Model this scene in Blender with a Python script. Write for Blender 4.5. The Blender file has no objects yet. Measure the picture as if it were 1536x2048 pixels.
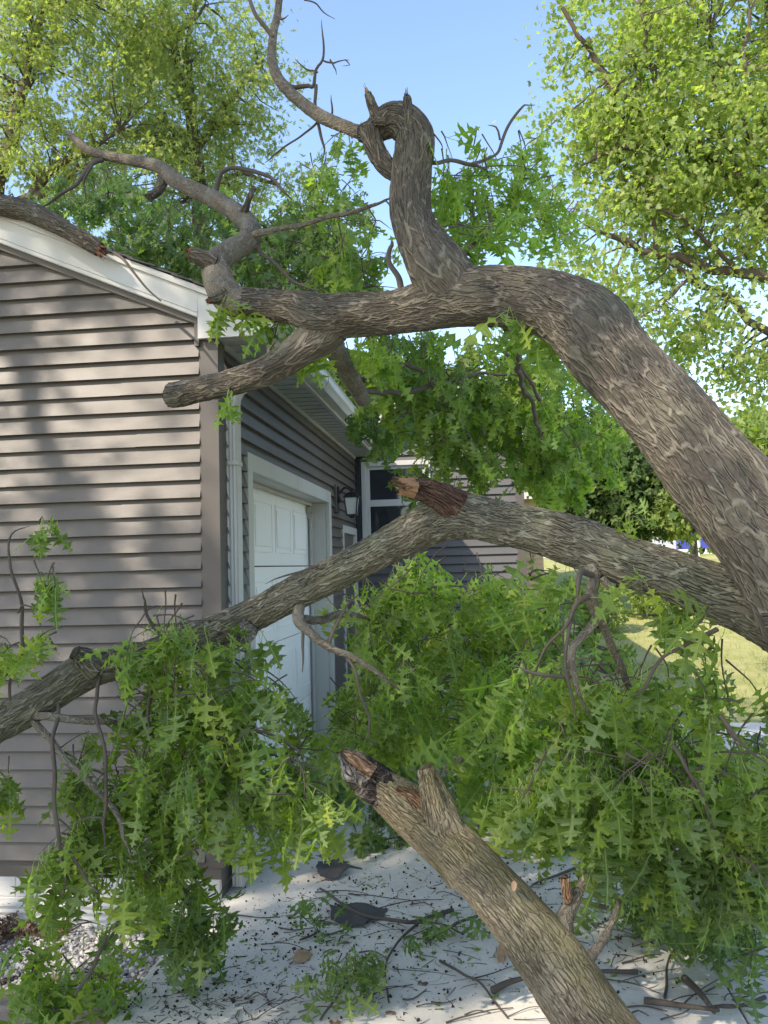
import bpy, bmesh, math, random
import numpy as np
from mathutils import Matrix, Vector

random.seed(7)
SHADE_SEED = 23
rng = np.random.default_rng(7)
SC = bpy.context.scene
COL = SC.collection

# ------------------------------------------------------------------ camera
F_PX, PITCH, ROLL, YAW, CAM_H = 1703.0, math.radians(3.695), math.radians(-1.511), math.radians(-6.305), 1.75
fwd = np.array([math.sin(YAW)*math.cos(PITCH), math.cos(YAW)*math.cos(PITCH), math.sin(PITCH)])
rgt0 = np.array([math.cos(YAW), -math.sin(YAW), 0.0])
up0 = np.cross(rgt0, fwd)
rgt = math.cos(ROLL)*rgt0 + math.sin(ROLL)*up0
upv = -math.sin(ROLL)*rgt0 + math.cos(ROLL)*up0
CAM = np.array([0.0, 0.0, CAM_H])
cam_data = bpy.data.cameras.new('camera')
cam = bpy.data.objects.new('camera', cam_data)
COL.objects.link(cam)
M = Matrix(((rgt[0], upv[0], -fwd[0], 0), (rgt[1], upv[1], -fwd[1], 0), (rgt[2], upv[2], -fwd[2], CAM_H), (0, 0, 0, 1)))
cam.matrix_world = M
cam_data.sensor_fit = 'VERTICAL'
cam_data.sensor_height = 36.0
cam_data.lens = F_PX/2048*36.0
cam_data.clip_start = 0.05
cam_data.clip_end = 2000
SC.camera = cam

# ------------------------------------------------------------------ light
SUN_DIR = np.array([-0.50, -0.60, 0.66]); SUN_DIR /= np.linalg.norm(SUN_DIR)
elev = math.asin(SUN_DIR[2]); azim = math.atan2(SUN_DIR[0], SUN_DIR[1])
world = bpy.data.worlds.new('World'); SC.world = world; world.use_nodes = True
wn = world.node_tree; bg = wn.nodes['Background']
sky = wn.nodes.new('ShaderNodeTexSky'); sky.sky_type = 'NISHITA'; sky.sun_disc = False
sky.sun_elevation = elev; sky.sun_rotation = azim
sky.air_density = 1.0; sky.dust_density = 1.0; sky.ozone_density = 1.0
wn.links.new(sky.outputs[0], bg.inputs[0]); bg.inputs[1].default_value = 0.15
sl = bpy.data.lights.new('sun', 'SUN'); sl.energy = 2.9; sl.angle = math.radians(0.53); sl.color = (1.0, 0.87, 0.71)
so = bpy.data.objects.new('sun', sl); COL.objects.link(so)
so.rotation_euler = Vector(SUN_DIR).to_track_quat('Z', 'Y').to_euler(); so.location = (-20, -25, 30)
SC.view_settings.view_transform = 'Standard'; SC.view_settings.look = 'None'
SC.view_settings.exposure = 1.4; SC.view_settings.gamma = 1.0

# ------------------------------------------------------------------ pixel to place (photo pixels, 1536 x 2048)
def ray(x, y): return (x-768)/F_PX*rgt - (y-1024)/F_PX*upv + fwd
def P(x, y, d): return CAM + ray(x, y)*d
def PY(x, y, Y): r = ray(x, y); return CAM + r*(Y/r[1])
def PX(x, y, X): r = ray(x, y); return CAM + r*(X/r[0])
def PZ(x, y, Z): r = ray(x, y); return CAM + r*((Z-CAM_H)/r[2])

# ------------------------------------------------------------------ object helpers
def tag(o, label=None, cat=None, group=None, kind=None):
    if label: o['label'] = label
    if cat: o['category'] = cat
    if group: o['group'] = group
    if kind: o['kind'] = kind
    return o
def empty(name, loc=(0, 0, 0), label=None, cat=None, group=None):
    o = bpy.data.objects.new(name, None); COL.objects.link(o); o.location = loc
    o.empty_display_size = 0.2
    return tag(o, label, cat, group)
def link(name, me, parent=None):
    o = bpy.data.objects.new(name, me); COL.objects.link(o)
    if parent is not None:
        o.parent = parent
        o.location = -Vector(world_loc(parent))
    return o
def world_loc(o):
    v = Vector((0, 0, 0))
    while o is not None:
        v = v + o.location; o = o.parent
    return v

class Acc:
    """collects vertices and faces (numpy) and links them as one mesh"""
    def __init__(s): s.v = []; s.f = {3: [], 4: []}; s.m = {3: [], 4: []}; s.a = []; s.n = 0; s.smooth = True
    def add(s, v, f, a=None, mi=0):
        v = np.asarray(v, float); f = np.asarray(f, int)
        s.v.append(v); k = f.shape[1]; s.f[k].append(f+s.n); s.m[k].append(np.full(len(f), mi))
        s.a.append(np.zeros((len(v), 3)) if a is None else np.asarray(a, float)); s.n += len(v)
    def more(s, f, base, mi=0):
        f = np.asarray(f, int); s.f[f.shape[1]].append(f+base); s.m[f.shape[1]].append(np.full(len(f), mi))
    def box(s, lo, hi, mi=0):
        x0, y0, z0 = lo; x1, y1, z1 = hi
        v = [(x0,y0,z0),(x1,y0,z0),(x1,y1,z0),(x0,y1,z0),(x0,y0,z1),(x1,y0,z1),(x1,y1,z1),(x0,y1,z1)]
        s.add(v, [(0,3,2,1),(4,5,6,7),(0,1,5,4),(1,2,6,5),(2,3,7,6),(3,0,4,7)], mi=mi)
    def quad(s, a, b, c, d, mi=0): s.add([a, b, c, d], [(0, 1, 2, 3)], mi=mi)
    def prism(s, poly, axis, a, b, mi=0):
        """poly: 2-D points; extruded along axis from a to b"""
        n = len(poly); V = []
        for t in (a, b):
            for (p, q) in poly:
                V.append((t, p, q) if axis == 0 else (p, t, q) if axis == 1 else (p, q, t))
        base = s.n
        s.add(V, [(i, (i+1) % n, n+(i+1) % n, n+i) for i in range(n)], mi=mi)
        c0 = np.mean(V[:n], 0); c1 = np.mean(V[n:], 0)
        s.add(list(V[:n])+[c0], [(i, (i+1) % n, n) for i in range(n)], mi=mi)
        s.add(list(V[n:])+[c1], [((i+1) % n, i, n) for i in range(n)], mi=mi)
    def build(s, name, mats, parent=None, smooth=False, bevel=0):
        me = bpy.data.meshes.new(name)
        V = np.concatenate(s.v) if s.v else np.zeros((0, 3))
        loops = []; starts = []; tot = []; mi = []; c = 0
        for k in (3, 4):
            if s.f[k]:
                f = np.concatenate(s.f[k]); loops.append(f.ravel()); starts.append(c+np.arange(len(f))*k)
                tot.append(np.full(len(f), k)); mi.append(np.concatenate(s.m[k])); c += f.size
        loops = np.concatenate(loops); starts = np.concatenate(starts); mi = np.concatenate(mi)
        me.vertices.add(len(V)); me.vertices.foreach_set('co', V.ravel().astype(np.float32))
        me.loops.add(len(loops)); me.loops.foreach_set('vertex_index', loops.astype(np.int32))
        me.polygons.add(len(starts)); me.polygons.foreach_set('loop_start', starts.astype(np.int32))
        me.polygons.foreach_set('material_index', mi.astype(np.int32))
        me.update(calc_edges=True)
        me.polygons.foreach_set('use_smooth', np.full(len(starts), smooth))
        at = me.attributes.new('bk', 'FLOAT_VECTOR', 'POINT')
        at.data.foreach_set('vector', np.concatenate(s.a).ravel().astype(np.float32))
        me.validate()
        for m in (mats if isinstance(mats, (list, tuple)) else [mats]): me.materials.append(m)
        o = link(name, me, parent)
        if bevel:
            b = o.modifiers.new('bevel', 'BEVEL'); b.width = bevel; b.segments = 2; b.limit_method = 'ANGLE'
        return o

# ------------------------------------------------------------------ materials
def newmat(name):
    m = bpy.data.materials.new(name); m.use_nodes = True
    nt = m.node_tree; nt.nodes.clear()
    out = nt.nodes.new('ShaderNodeOutputMaterial')
    return m, nt, out
class NB:
    def __init__(s, nt): s.nt = nt
    def n(s, t, ins=None, **kw):
        nd = s.nt.nodes.new(t)
        for k, v in kw.items(): setattr(nd, k, v)
        if ins:
            for k, v in ins.items():
                if isinstance(v, bpy.types.NodeSocket): s.nt.links.new(v, nd.inputs[k])
                else: nd.inputs[k].default_value = v
        return nd
    def noise(s, vec, scale, detail=4, rough=.55, dist=0):
        return s.n('ShaderNodeTexNoise', {'Vector': vec, 'Scale': scale, 'Detail': detail, 'Roughness': rough, 'Distortion': dist}).outputs['Fac']
    def ramp(s, fac, stops, interp='LINEAR'):
        r = s.n('ShaderNodeValToRGB', {'Fac': fac}); e = r.color_ramp.elements; r.color_ramp.interpolation = interp
        while len(e) < len(stops): e.new(0.5)
        for i, (p, c) in enumerate(stops):
            e[i].position = p; e[i].color = (c, c, c, 1) if isinstance(c, (int, float)) else (*c, 1)
        return r.outputs[0]
    def mix(s, fac, a, b, mode='MIX'):
        m = s.n('ShaderNodeMix', data_type='RGBA', blend_type=mode)
        for sock, v in ((m.inputs[0], fac), (m.inputs[6], a), (m.inputs[7], b)):
            if isinstance(v, bpy.types.NodeSocket): s.nt.links.new(v, sock)
            else: sock.default_value = (*v, 1) if isinstance(v, tuple) and len(v) == 3 else v
        return m.outputs[2]
    def math(s, op, a, b=0.0, c=0.0, clamp=False):
        m = s.n('ShaderNodeMath', operation=op, use_clamp=clamp)
        for i, v in enumerate((a, b, c)):
            if isinstance(v, bpy.types.NodeSocket): s.nt.links.new(v, m.inputs[i])
            else: m.inputs[i].default_value = v
        return m.outputs[0]
    def mapping(s, vec, scale=(1, 1, 1), loc=(0, 0, 0)):
        return s.n('ShaderNodeMapping', {'Vector': vec, 'Scale': scale, 'Location': loc}).outputs[0]
    def attr(s, name): return s.n('ShaderNodeAttribute', attribute_name=name).outputs['Vector']
    def objco(s): return s.n('ShaderNodeNewGeometry').outputs['Position']
    def bump(s, h, strength=.3, dist=.01):
        return s.n('ShaderNodeBump', {'Height': h, 'Strength': strength, 'Distance': dist}).outputs[0]
    def pbr(s, out, col, rough=.7, normal=None, spec=.3, metal=0):
        b = s.n('ShaderNodeBsdfPrincipled', {'Base Color': col if isinstance(col, bpy.types.NodeSocket) else (*col, 1), 'Roughness': rough,
            'Specular IOR Level': spec, 'Metallic': metal})
        if normal: s.nt.links.new(normal, b.inputs['Normal'])
        s.nt.links.new(b.outputs[0], out.inputs[0]); return b

def mat_plain(name, col, rough=.6, var=.12, scale=6, bump=.15, spec=.3, metal=0, dirt=None):
    m, nt, out = newmat(name); b = NB(nt); p = b.objco()
    n1 = b.noise(p, scale, 5); c = b.mix(n1, tuple(x*(1-var) for x in col), tuple(min(1, x*(1+var)) for x in col))
    if dirt:
        d = b.ramp(b.noise(b.mapping(p, (1, 1, .35)), scale*.7, 6, .65), [(.48, 0), (.72, 1)])
        c = b.mix(b.math('MULTIPLY', d, .55), c, dirt)
    b.pbr(out, c, rough, b.bump(b.noise(p, scale*14, 3), bump, .004), spec, metal); return m

def mat_siding(name, col, axis_scale):
    m, nt, out = newmat(name); b = NB(nt); p = b.objco()
    g = b.noise(b.mapping(p, axis_scale), 60, 4, .6)
    big = b.noise(p, 1.3, 5, .6)
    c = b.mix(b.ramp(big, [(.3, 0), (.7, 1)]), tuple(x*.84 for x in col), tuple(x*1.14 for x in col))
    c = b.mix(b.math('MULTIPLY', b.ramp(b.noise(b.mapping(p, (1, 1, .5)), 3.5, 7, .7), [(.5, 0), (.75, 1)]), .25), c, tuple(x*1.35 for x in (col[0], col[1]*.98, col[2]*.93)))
    wv = b.n('ShaderNodeBump', {'Height': b.noise(b.mapping(p, (1, 1, 2.5)), 2.2, 2), 'Strength': .35, 'Distance': .02}).outputs[0]
    bp = b.n('ShaderNodeBump', {'Height': g, 'Strength': .28, 'Distance': .002, 'Normal': wv}).outputs[0]
    b.pbr(out, c, .46, bp, .35); return m

def mat_bark(name, dark, light, lichen, lich_amt, cell=44., stretch=.2, disp=.006, moss=None, inv=False):
    m, nt, out = newmat(name); b = NB(nt); v = b.attr('bk')
    wob = b.n('ShaderNodeTexNoise', {'Vector': b.mapping(v, (1, 1, .45)), 'Scale': 16.0, 'Detail': 2.5, 'Roughness': .5})
    off = b.n('ShaderNodeVectorMath', {0: wob.outputs['Color'], 1: (.5, .5, .5)}, operation='SUBTRACT').outputs[0]
    off2 = b.n('ShaderNodeVectorMath', {0: off, 'Scale': .034}, operation='SCALE').outputs[0]
    v2 = b.n('ShaderNodeVectorMath', {0: v, 1: off2}, operation='ADD').outputs[0]
    vor = b.n('ShaderNodeTexVoronoi', {'Vector': b.mapping(v2, (1, 1, stretch)), 'Scale': cell, 'Randomness': 1.0}, feature='DISTANCE_TO_EDGE').outputs['Distance']
    vor2 = b.n('ShaderNodeTexVoronoi', {'Vector': b.mapping(v2, (1, 1, stretch*1.2), (3, 1, 2)), 'Scale': cell*1.7, 'Randomness': 1.0}, feature='DISTANCE_TO_EDGE').outputs['Distance']
    brk = b.noise(b.mapping(v, (1, 1, .35)), 20, 4, .6)
    fine = b.noise(b.mapping(v, (1, 1, .35)), 160, 5, .7)
    ridge = b.math('MULTIPLY', b.ramp(vor, [(0.0, 1.0), (.04, .85), (.10, .12), (.25, 0)]), b.ramp(brk, [(.34, .2), (.50, 1)]))
    ridge2 = b.math('MULTIPLY', b.ramp(vor2, [(0.0, .75), (.06, .4), (.15, 0)]), b.ramp(brk, [(.42, 1), (.62, .15)]))
    ridge = b.math('MAXIMUM', ridge, ridge2)
    rg = b.math('MULTIPLY', ridge, b.ramp(fine, [(.3, .6), (.6, 1)]))
    big = b.noise(v, 4.0, 5, .6)
    d2 = b.mix(b.ramp(big, [(.3, 0), (.7, 1)]), tuple(x*.7 for x in dark), tuple(x*1.35 for x in dark))
    d2 = b.mix(b.ramp(fine, [(.40, 0), (.70, .6)]), d2, tuple(x*2.1 for x in dark))
    crk = b.n('ShaderNodeTexVoronoi', {'Vector': b.mapping(v2, (1, 1, .8), (7, 1, 2)), 'Scale': cell*1.2, 'Randomness': 1.0}, feature='DISTANCE_TO_EDGE').outputs['Distance']
    crack = b.math('MULTIPLY', b.ramp(crk, [(0., 1), (.05, 0)]), b.ramp(brk, [(.5, 0), (.7, .8)]))
    if inv:
        l2 = b.mix(b.ramp(big, [(.3, 0), (.7, 1)]), tuple(x*.72 for x in light), tuple(x*1.12 for x in light))
        l2 = b.mix(b.ramp(fine, [(.38, .65), (.62, 0)]), l2, tuple(x*1.3 for x in dark))
        c = b.mix(b.math('MULTIPLY', rg, .62), l2, tuple(x*.75 for x in dark))
    else: c = b.mix(rg, d2, light)
    c = b.mix(b.math('MULTIPLY', crack, .7), c, tuple(x*.4 for x in dark))
    lm = b.math('MULTIPLY', b.ramp(b.noise(v, 7.0, 6, .65), [(.45, 0), (.68, 1)]), lich_amt)
    c = b.mix(lm, c, lichen)
    if moss:
        mm = b.math('MULTIPLY', b.ramp(b.noise(b.mapping(v, (1, 1, .35), (5, 2, 1)), 5.0, 6, .6), [(.42, 0), (.62, 1)]), b.ramp(fine, [(.3, .2), (.65, .9)]))
        c = b.mix(b.math('MULTIPLY', mm, .7), c, moss)
    h = b.math('SUBTRACT', b.math('ADD', b.math('MULTIPLY', ridge, -.6 if inv else 1.0), b.math('MULTIPLY', fine, .7 if inv else .4)), b.math('MULTIPLY', crack, .5))
    b.pbr(out, c, .88, b.bump(h, .8, disp), .15)
    dp = b.n('ShaderNodeDisplacement', {'Height': b.math('ADD', b.math('MULTIPLY', ridge, -.55 if inv else 1.0), b.math('MULTIPLY', big, 1.8)), 'Midlevel': .6, 'Scale': disp})
    nt.links.new(dp.outputs[0], out.inputs['Displacement'])
    m.displacement_method = 'BOTH'
    return m

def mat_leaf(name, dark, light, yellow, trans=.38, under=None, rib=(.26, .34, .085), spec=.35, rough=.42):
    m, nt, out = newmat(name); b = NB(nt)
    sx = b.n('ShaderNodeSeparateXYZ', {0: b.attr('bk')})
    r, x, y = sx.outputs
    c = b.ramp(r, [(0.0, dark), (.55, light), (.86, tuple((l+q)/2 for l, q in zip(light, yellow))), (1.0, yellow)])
    p = b.objco()
    c = b.mix(b.math('MULTIPLY', b.noise(p, 60, 3), .35), c, tuple(q*.6 for q in dark))
    if rib:
        ax = b.math('ABSOLUTE', x)
        ribm = b.ramp(ax, [(0.004, 1), (.018, 0)])
        pet = b.math('LESS_THAN', y, 0.0)
        side = b.math('ABSOLUTE', b.math('SUBTRACT', b.math('FRACT', b.math('MULTIPLY', b.math('SUBTRACT', y, b.math('MULTIPLY', ax, .55)), 5.0)), .5))
        sm = b.math('MULTIPLY', b.ramp(side, [(.01, .25), (.04, 0)]), 1)
        c = b.mix(b.math('MAXIMUM', b.math('MAXIMUM', b.math('MULTIPLY', ribm, .6), pet), sm), c, rib)
    back = b.n('ShaderNodeNewGeometry').outputs['Backfacing']
    if under: c = b.mix(b.math('MULTIPLY', back, .6), c, under)
    pb = b.n('ShaderNodeBsdfPrincipled', {'Base Color': c, 'Roughness': rough, 'Specular IOR Level': spec})
    tc = b.mix(1.0, c, (1.0, 1.15, .45), 'MULTIPLY')
    tc = b.mix(1.0, tc, (2.1, 2.1, 1.8), 'MULTIPLY')
    tr = b.n('ShaderNodeBsdfTranslucent', {'Color': tc})
    mx = b.n('ShaderNodeMixShader', {0: trans, 1: pb.outputs[0], 2: tr.outputs[0]})
    nt.links.new(mx.outputs[0], out.inputs[0]); return m

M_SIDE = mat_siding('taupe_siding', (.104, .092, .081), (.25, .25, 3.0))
M_SIDE2 = mat_siding('grey_siding', (.082, .080, .079), (.25, .25, 3.0))
M_POST = mat_plain('taupe_trim', (.095, .083, .074), .5, .06, 4, .05)
M_WHITE = mat_plain('white_trim', (.46, .455, .43), .42, .05, 3, .06, dirt=(.30, .285, .25))
M_DOOR = mat_plain('white_door', (.80, .80, .79), .38, .03, 2, .04, dirt=(.62, .63, .62))
M_SOFFIT = mat_plain('white_soffit', (.40, .42, .41), .5, .06, 5, .05, dirt=(.30, .30, .28))
M_FOUND = mat_plain('painted_block', (.50, .49, .47), .8, .08, 5, .5, dirt=(.38, .35, .30))
M_SHINGLE = mat_plain('asphalt_shingle', (.080, .079, .078), .95, .35, 30, 1.0)
M_BLACK = mat_plain('black_metal', (.016, .016, .017), .4, .2, 8, .05, .5)
M_METAL = mat_plain('dull_metal', (.35, .33, .30), .35, .1, 8, .05, .5, .8)
M_DARK = mat_plain('dark_navy', (.022, .027, .034), .55, .15, 6, .1)  # dark navy colour of the strip beside the far window
M_TIMBER = mat_plain('weathered_timber', (.20, .17, .145), .9, .3, 9, .8, dirt=(.09, .075, .065))
M_WOOD = mat_plain('torn_wood', (.40, .27, .16), .85, .3, 26, 1.0, dirt=(.28, .13, .06))
M_REDWOOD = mat_plain('red_inner_bark', (.17, .085, .055), .9, .4, 30, 1.0, dirt=(.06, .035, .028))
M_CHAR = mat_plain('blackened_bark', (.035, .026, .024), .9, .5, 40, 1.0, dirt=(.40, .36, .31))
M_TAN = mat_siding('tan_siding', (.50, .36, .22), (.25, .25, 3.0))
M_CRUMB = mat_plain('bark_crumb', (.035, .024, .019), .95, .5, 60, .5)
M_DRY = mat_plain('dry_leaf', (.13, .080, .050), .8, .45, 40, .5, dirt=(.26, .18, .11))
M_BARK = mat_bark('oak_bark', (.058, .049, .039), (.176, .156, .122), (.13, .13, .09), .4, 47, .14, .0042)
M_BARK_F = mat_bark('oak_bark_light', (.078, .070, .050), (.200, .192, .148), (.155, .165, .10), .55, 62, .12, .0045)
M_BARK_H = mat_bark('mossy_bark', (.064, .053, .040), (.225, .190, .135), (.30, .265, .20), .5, 64, .20, .0055, moss=(.17, .155, .055), inv=True)
M_BARK_S = mat_bark('young_bark', (.080, .066, .050), (.20, .175, .138), (.22, .215, .17), .5, 60, .45, .002)
M_REDBARK = mat_bark('red_stripped_bark', (.055, .032, .024), (.15, .095, .068), (.11, .09, .06), .5, 80, .10, .005)
M_CHARK = mat_bark('black_rotten_bark', (.018, .013, .012), (.10, .085, .07), (.50, .47, .42), .85, 60, .3, .006)
M_TORN = mat_bark('torn_wood_fibres', (.17, .10, .055), (.36, .25, .16), (.13, .08, .05), .7, 120, .06, .004)
M_TWIG = mat_plain('twig_bark', (.080, .066, .054), .8, .3, 30, .5)
M_BARK_BG = mat_plain('far_bark', (.10, .078, .062), .9, .3, 6, .6)
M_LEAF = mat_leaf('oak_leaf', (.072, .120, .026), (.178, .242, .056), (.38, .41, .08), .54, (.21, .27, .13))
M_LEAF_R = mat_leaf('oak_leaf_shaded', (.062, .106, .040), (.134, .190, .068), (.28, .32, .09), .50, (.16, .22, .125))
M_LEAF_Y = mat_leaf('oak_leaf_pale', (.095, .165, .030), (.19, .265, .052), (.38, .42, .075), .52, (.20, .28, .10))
M_MAPLE = mat_leaf('maple_leaf', (.130, .172, .068), (.240, .288, .108), (.42, .43, .16), .52, None, None, .3, .5)  # leaf colours paled and greyed to stand in for haze
M_MAPLE_L = mat_leaf('far_leaf', (.122, .158, .076), (.228, .262, .118), (.40, .39, .15), .50, None, None, .3, .5)  # washed-out leaf colours, haze over the far trees painted in
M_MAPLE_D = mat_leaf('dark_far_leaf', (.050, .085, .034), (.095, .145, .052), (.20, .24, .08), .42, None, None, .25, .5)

# concrete
def mat_concrete():
    m, nt, out = newmat('concrete'); b = NB(nt); p = b.objco()
    c = b.ramp(b.noise(p, 1.2, 6, .6), [(.3, (.53, .505, .45)), (.7, (.67, .64, .58))])
    st = b.ramp(b.noise(b.mapping(p, (1, 1, 1), (4, 7, 0)), 3.2, 8, .72), [(.52, 0), (.74, 1)])
    c = b.mix(b.math('MULTIPLY', st, .45), c, (.33, .32, .29))
    sp = b.ramp(b.noise(p, 85, 2, .5), [(.66, 0), (.72, 1)])
    c = b.mix(b.math('MULTIPLY', sp, .5), c, (.16, .13, .11))
    ck = b.n('ShaderNodeTexVoronoi', {'Vector': b.n('ShaderNodeVectorMath', {0: p, 1: b.n('ShaderNodeTexNoise', {'Vector': p, 'Scale': 2.0, 'Detail': 5.0}).outputs['Color']}, operation='ADD').outputs[0], 'Scale': .55}, feature='DISTANCE_TO_EDGE').outputs['Distance']
    ckm = b.math('MULTIPLY', b.ramp(ck, [(0, 1), (.004, 0)]), b.ramp(b.noise(p, .9, 2), [(.48, 0), (.55, .8)]))
    c = b.mix(ckm, c, (.12, .11, .10))
    fn = b.ramp(b.noise(p, 26, 6, .7), [(.35, 0), (.7, 1)]); c = b.mix(b.math('MULTIPLY', fn, .22), c, (.34, .32, .28))
    b.pbr(out, c, .85, b.bump(b.noise(p, 220, 4, .7), .45, .003), .2); return m
M_CONC = mat_concrete()
def mat_ground(name, stops, sc, bump=.6):
    m, nt, out = newmat(name); b = NB(nt); p = b.objco()
    c = b.ramp(b.noise(p, sc, 8, .7), stops)
    b.pbr(out, c, .95, b.bump(b.noise(p, sc*6, 4, .7), bump, .03), .1); return m
M_LAWN = mat_ground('lawn', [(.3, (.20, .22, .07)), (.5, (.31, .31, .12)), (.72, (.42, .39, .20))], .9)
M_SOIL = mat_ground('soil', [(.3, (.10, .085, .07)), (.7, (.24, .22, .20))], 14)
def mat_stone():
    m, nt, out = newmat('gravel_stone'); b = NB(nt)
    sx = b.n('ShaderNodeSeparateXYZ', {0: b.attr('bk')})
    c = b.ramp(sx.outputs[0], [(0, (.12, .115, .11)), (.4, (.30, .29, .28)), (.75, (.46, .45, .43)), (1, (.60, .56, .49))])
    c = b.mix(b.math('MULTIPLY', b.noise(b.objco(), 90, 4), .5), c, (.22, .21, .20))
    b.pbr(out, c, .8, b.bump(b.noise(b.objco(), 300, 3), .3, .002), .25); return m
M_STONE = mat_stone()
def mat_glass():
    m, nt, out = newmat('window_glass'); b = NB(nt)
    b.pbr(out, (.02, .024, .028), .04, None, .6); return m
M_GLASS = mat_glass()
def mat_lampglass():
    m, nt, out = newmat('lamp_glass'); b = NB(nt)
    b.pbr(out, (.55, .57, .56), .15, None, .6); return m
M_LGLASS = mat_lampglass()
M_GRASS = mat_leaf('grass_blade', (.12, .16, .04), (.25, .28, .09), (.40, .38, .16), .35, None, None, .2, .6)

# ------------------------------------------------------------------ tubes (limbs, twigs)
def spline(pts, step):
    """Catmull-Rom through rows (x,y,z,r); returns resampled rows"""
    Q = np.asarray(pts, float); n = len(Q)
    E = np.vstack([2*Q[0]-Q[1], Q, 2*Q[-1]-Q[-2]]); out = []
    for i in range(n-1):
        p0, p1, p2, p3 = E[i:i+4]; L = np.linalg.norm(p2[:3]-p1[:3])
        k = max(1, int(round(L/step))); t = (np.arange(k)/k)[:, None]
        out.append(.5*((2*p1)+(p2-p0)*t+(2*p0-5*p1+4*p2-p3)*t**2+(3*p1-p0-3*p2+p3)*t**3))
    out.append(Q[-1:]); R = np.vstack(out); R[:, 3] = np.maximum(R[:, 3], 0.0006); return R

def tube(acc, pts, seg=8, step=.03, lump=0., seed=0, mi=0, close=True, squash=1., capmi=None, wob=0.):
    R = spline(pts, step); C = R[:, :3]; rad = R[:, 3]; n = len(C)
    if wob:
        rs = np.random.default_rng(seed+91); s_ = np.linspace(0, 1, n)[:, None]*np.linalg.norm(C[-1]-C[0])
        env = np.minimum(1, np.minimum(np.arange(n), np.arange(n)[::-1])/4.)[:, None]
        C = C+env*wob*sum(np.sin(s_*w+rs.uniform(0, 6, 3))*k for w, k in ((7, .5), (17, .3), (33, .2)))
    T = np.gradient(C, axis=0); T /= np.linalg.norm(T, axis=1)[:, None]+1e-9
    N = np.zeros_like(C); a = np.array([0, 0, 1.]) if abs(T[0][2]) < .9 else np.array([1., 0, 0])
    N[0] = np.cross(T[0], a); N[0] /= np.linalg.norm(N[0])
    for i in range(1, n):
        v = N[i-1]-T[i]*np.dot(N[i-1], T[i]); N[i] = v/(np.linalg.norm(v)+1e-9)
    B = np.cross(T, N)
    s = np.concatenate([[0], np.cumsum(np.linalg.norm(np.diff(C, axis=0), axis=1))])
    th = np.linspace(0, 2*np.pi, seg, endpoint=False)
    rr = rad[:, None]*np.ones((1, seg))
    if lump:
        rs = np.random.default_rng(seed)
        for _ in range(7):
            k = rs.integers(1, 5); w = rs.uniform(3, 16); ph = rs.uniform(0, 6.28); ph2 = rs.uniform(0, 6.28)
            rr = rr*(1+lump/2.2*np.sin(k*th[None]+ph+s[:, None]*rs.uniform(-2, 2))*np.sin(w*s[:, None]+ph2))
    V = C[:, None]+rr[..., None]*(np.cos(th)[None, :, None]*N[:, None]+squash*np.sin(th)[None, :, None]*B[:, None])
    V = V.reshape(-1, 3)
    r0 = float(np.mean(rad)); a3 = np.stack([np.tile(r0*np.cos(th), n), np.tile(r0*np.sin(th), n), np.repeat(s, seg)], 1)+seed*1.37
    i = np.arange(n-1)[:, None]*seg; j = np.arange(seg)[None]; j2 = (j+1) % seg
    F = np.stack([i+j, i+j2, i+seg+j2, i+seg+j], -1).reshape(-1, 4)
    base = acc.n; acc.add(V, F, a3, mi)
    if close:
        cm = mi if capmi is None else capmi
        cap = np.arange(seg)
        acc.add(np.vstack([V[-seg:], C[-1]+T[-1]*rad[-1]*.25]), np.stack([cap, (cap+1) % seg, np.full(seg, seg)], 1), np.vstack([a3[-seg:], a3[-seg:].mean(0)]), cm)
        acc.add(np.vstack([V[:seg], C[0]-T[0]*rad[0]*.15]), np.stack([(cap+1) % seg, cap, np.full(seg, seg)], 1), np.vstack([a3[:seg], a3[:seg].mean(0)]), cm)
    return R

def L(pts, scale=1.0):
    """photo polyline (x, y, depth, radius in photo px) -> world rows (x,y,z,r)"""
    return [(*P(x, y, d), r*d/F_PX*scale) for x, y, d, r in pts]

def limb(name, pts, mat, parent, seg=40, step=.02, lump=.05, seed=0, world=False, wob=0., label=None):
    a = Acc(); R = tube(a, pts if world else L(pts), seg, step, lump, seed, wob=wob)
    o = a.build(name, mat, parent, smooth=True)
    if label: o['label'] = label
    return o

def broken_end(parent, c, d, r, mat, seed=0, length=.05, name='broken_end', spikes=14, label=None):
    """jagged torn wood: a rough core plus splinters"""
    rs = np.random.default_rng(seed); a = Acc(); c = np.array(c, float); d = np.array(d, float); d /= np.linalg.norm(d)
    u = np.cross(d, (0.3, .2, 1)); u /= np.linalg.norm(u); w = np.cross(d, u)
    nr, seg = 7, 26; V = []
    for i in range(nr):
        q = i/(nr-1)
        for k in range(seg):
            t = 2*math.pi*k/seg; rad = r*(1-q)*(1+.1*rs.normal())
            h = length*(.15+.85*rs.random()**1.6) if i > 0 else -.02
            V.append(c+rad*(math.cos(t)*u+math.sin(t)*w)+d*h)
    F = [(i*seg+k, i*seg+(k+1) % seg, (i+1)*seg+(k+1) % seg, (i+1)*seg+k) for i in range(nr-1) for k in range(seg)]
    a.add(V, F)
    for _ in range(spikes):
        t = rs.uniform(0, 6.28); q = r*rs.uniform(.3, .95); b0 = c+q*(math.cos(t)*u+math.sin(t)*w)
        tip = b0+d*length*rs.uniform(.7, 1.7)+rs.normal(0, .15, 3)*length
        tube(a, [(*b0, r*.14), (*((b0+tip)/2), r*.10), (*tip, .001)], 5, .02)
    o = a.build(name, mat, parent)
    if label: o['label'] = label
    return o

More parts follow.
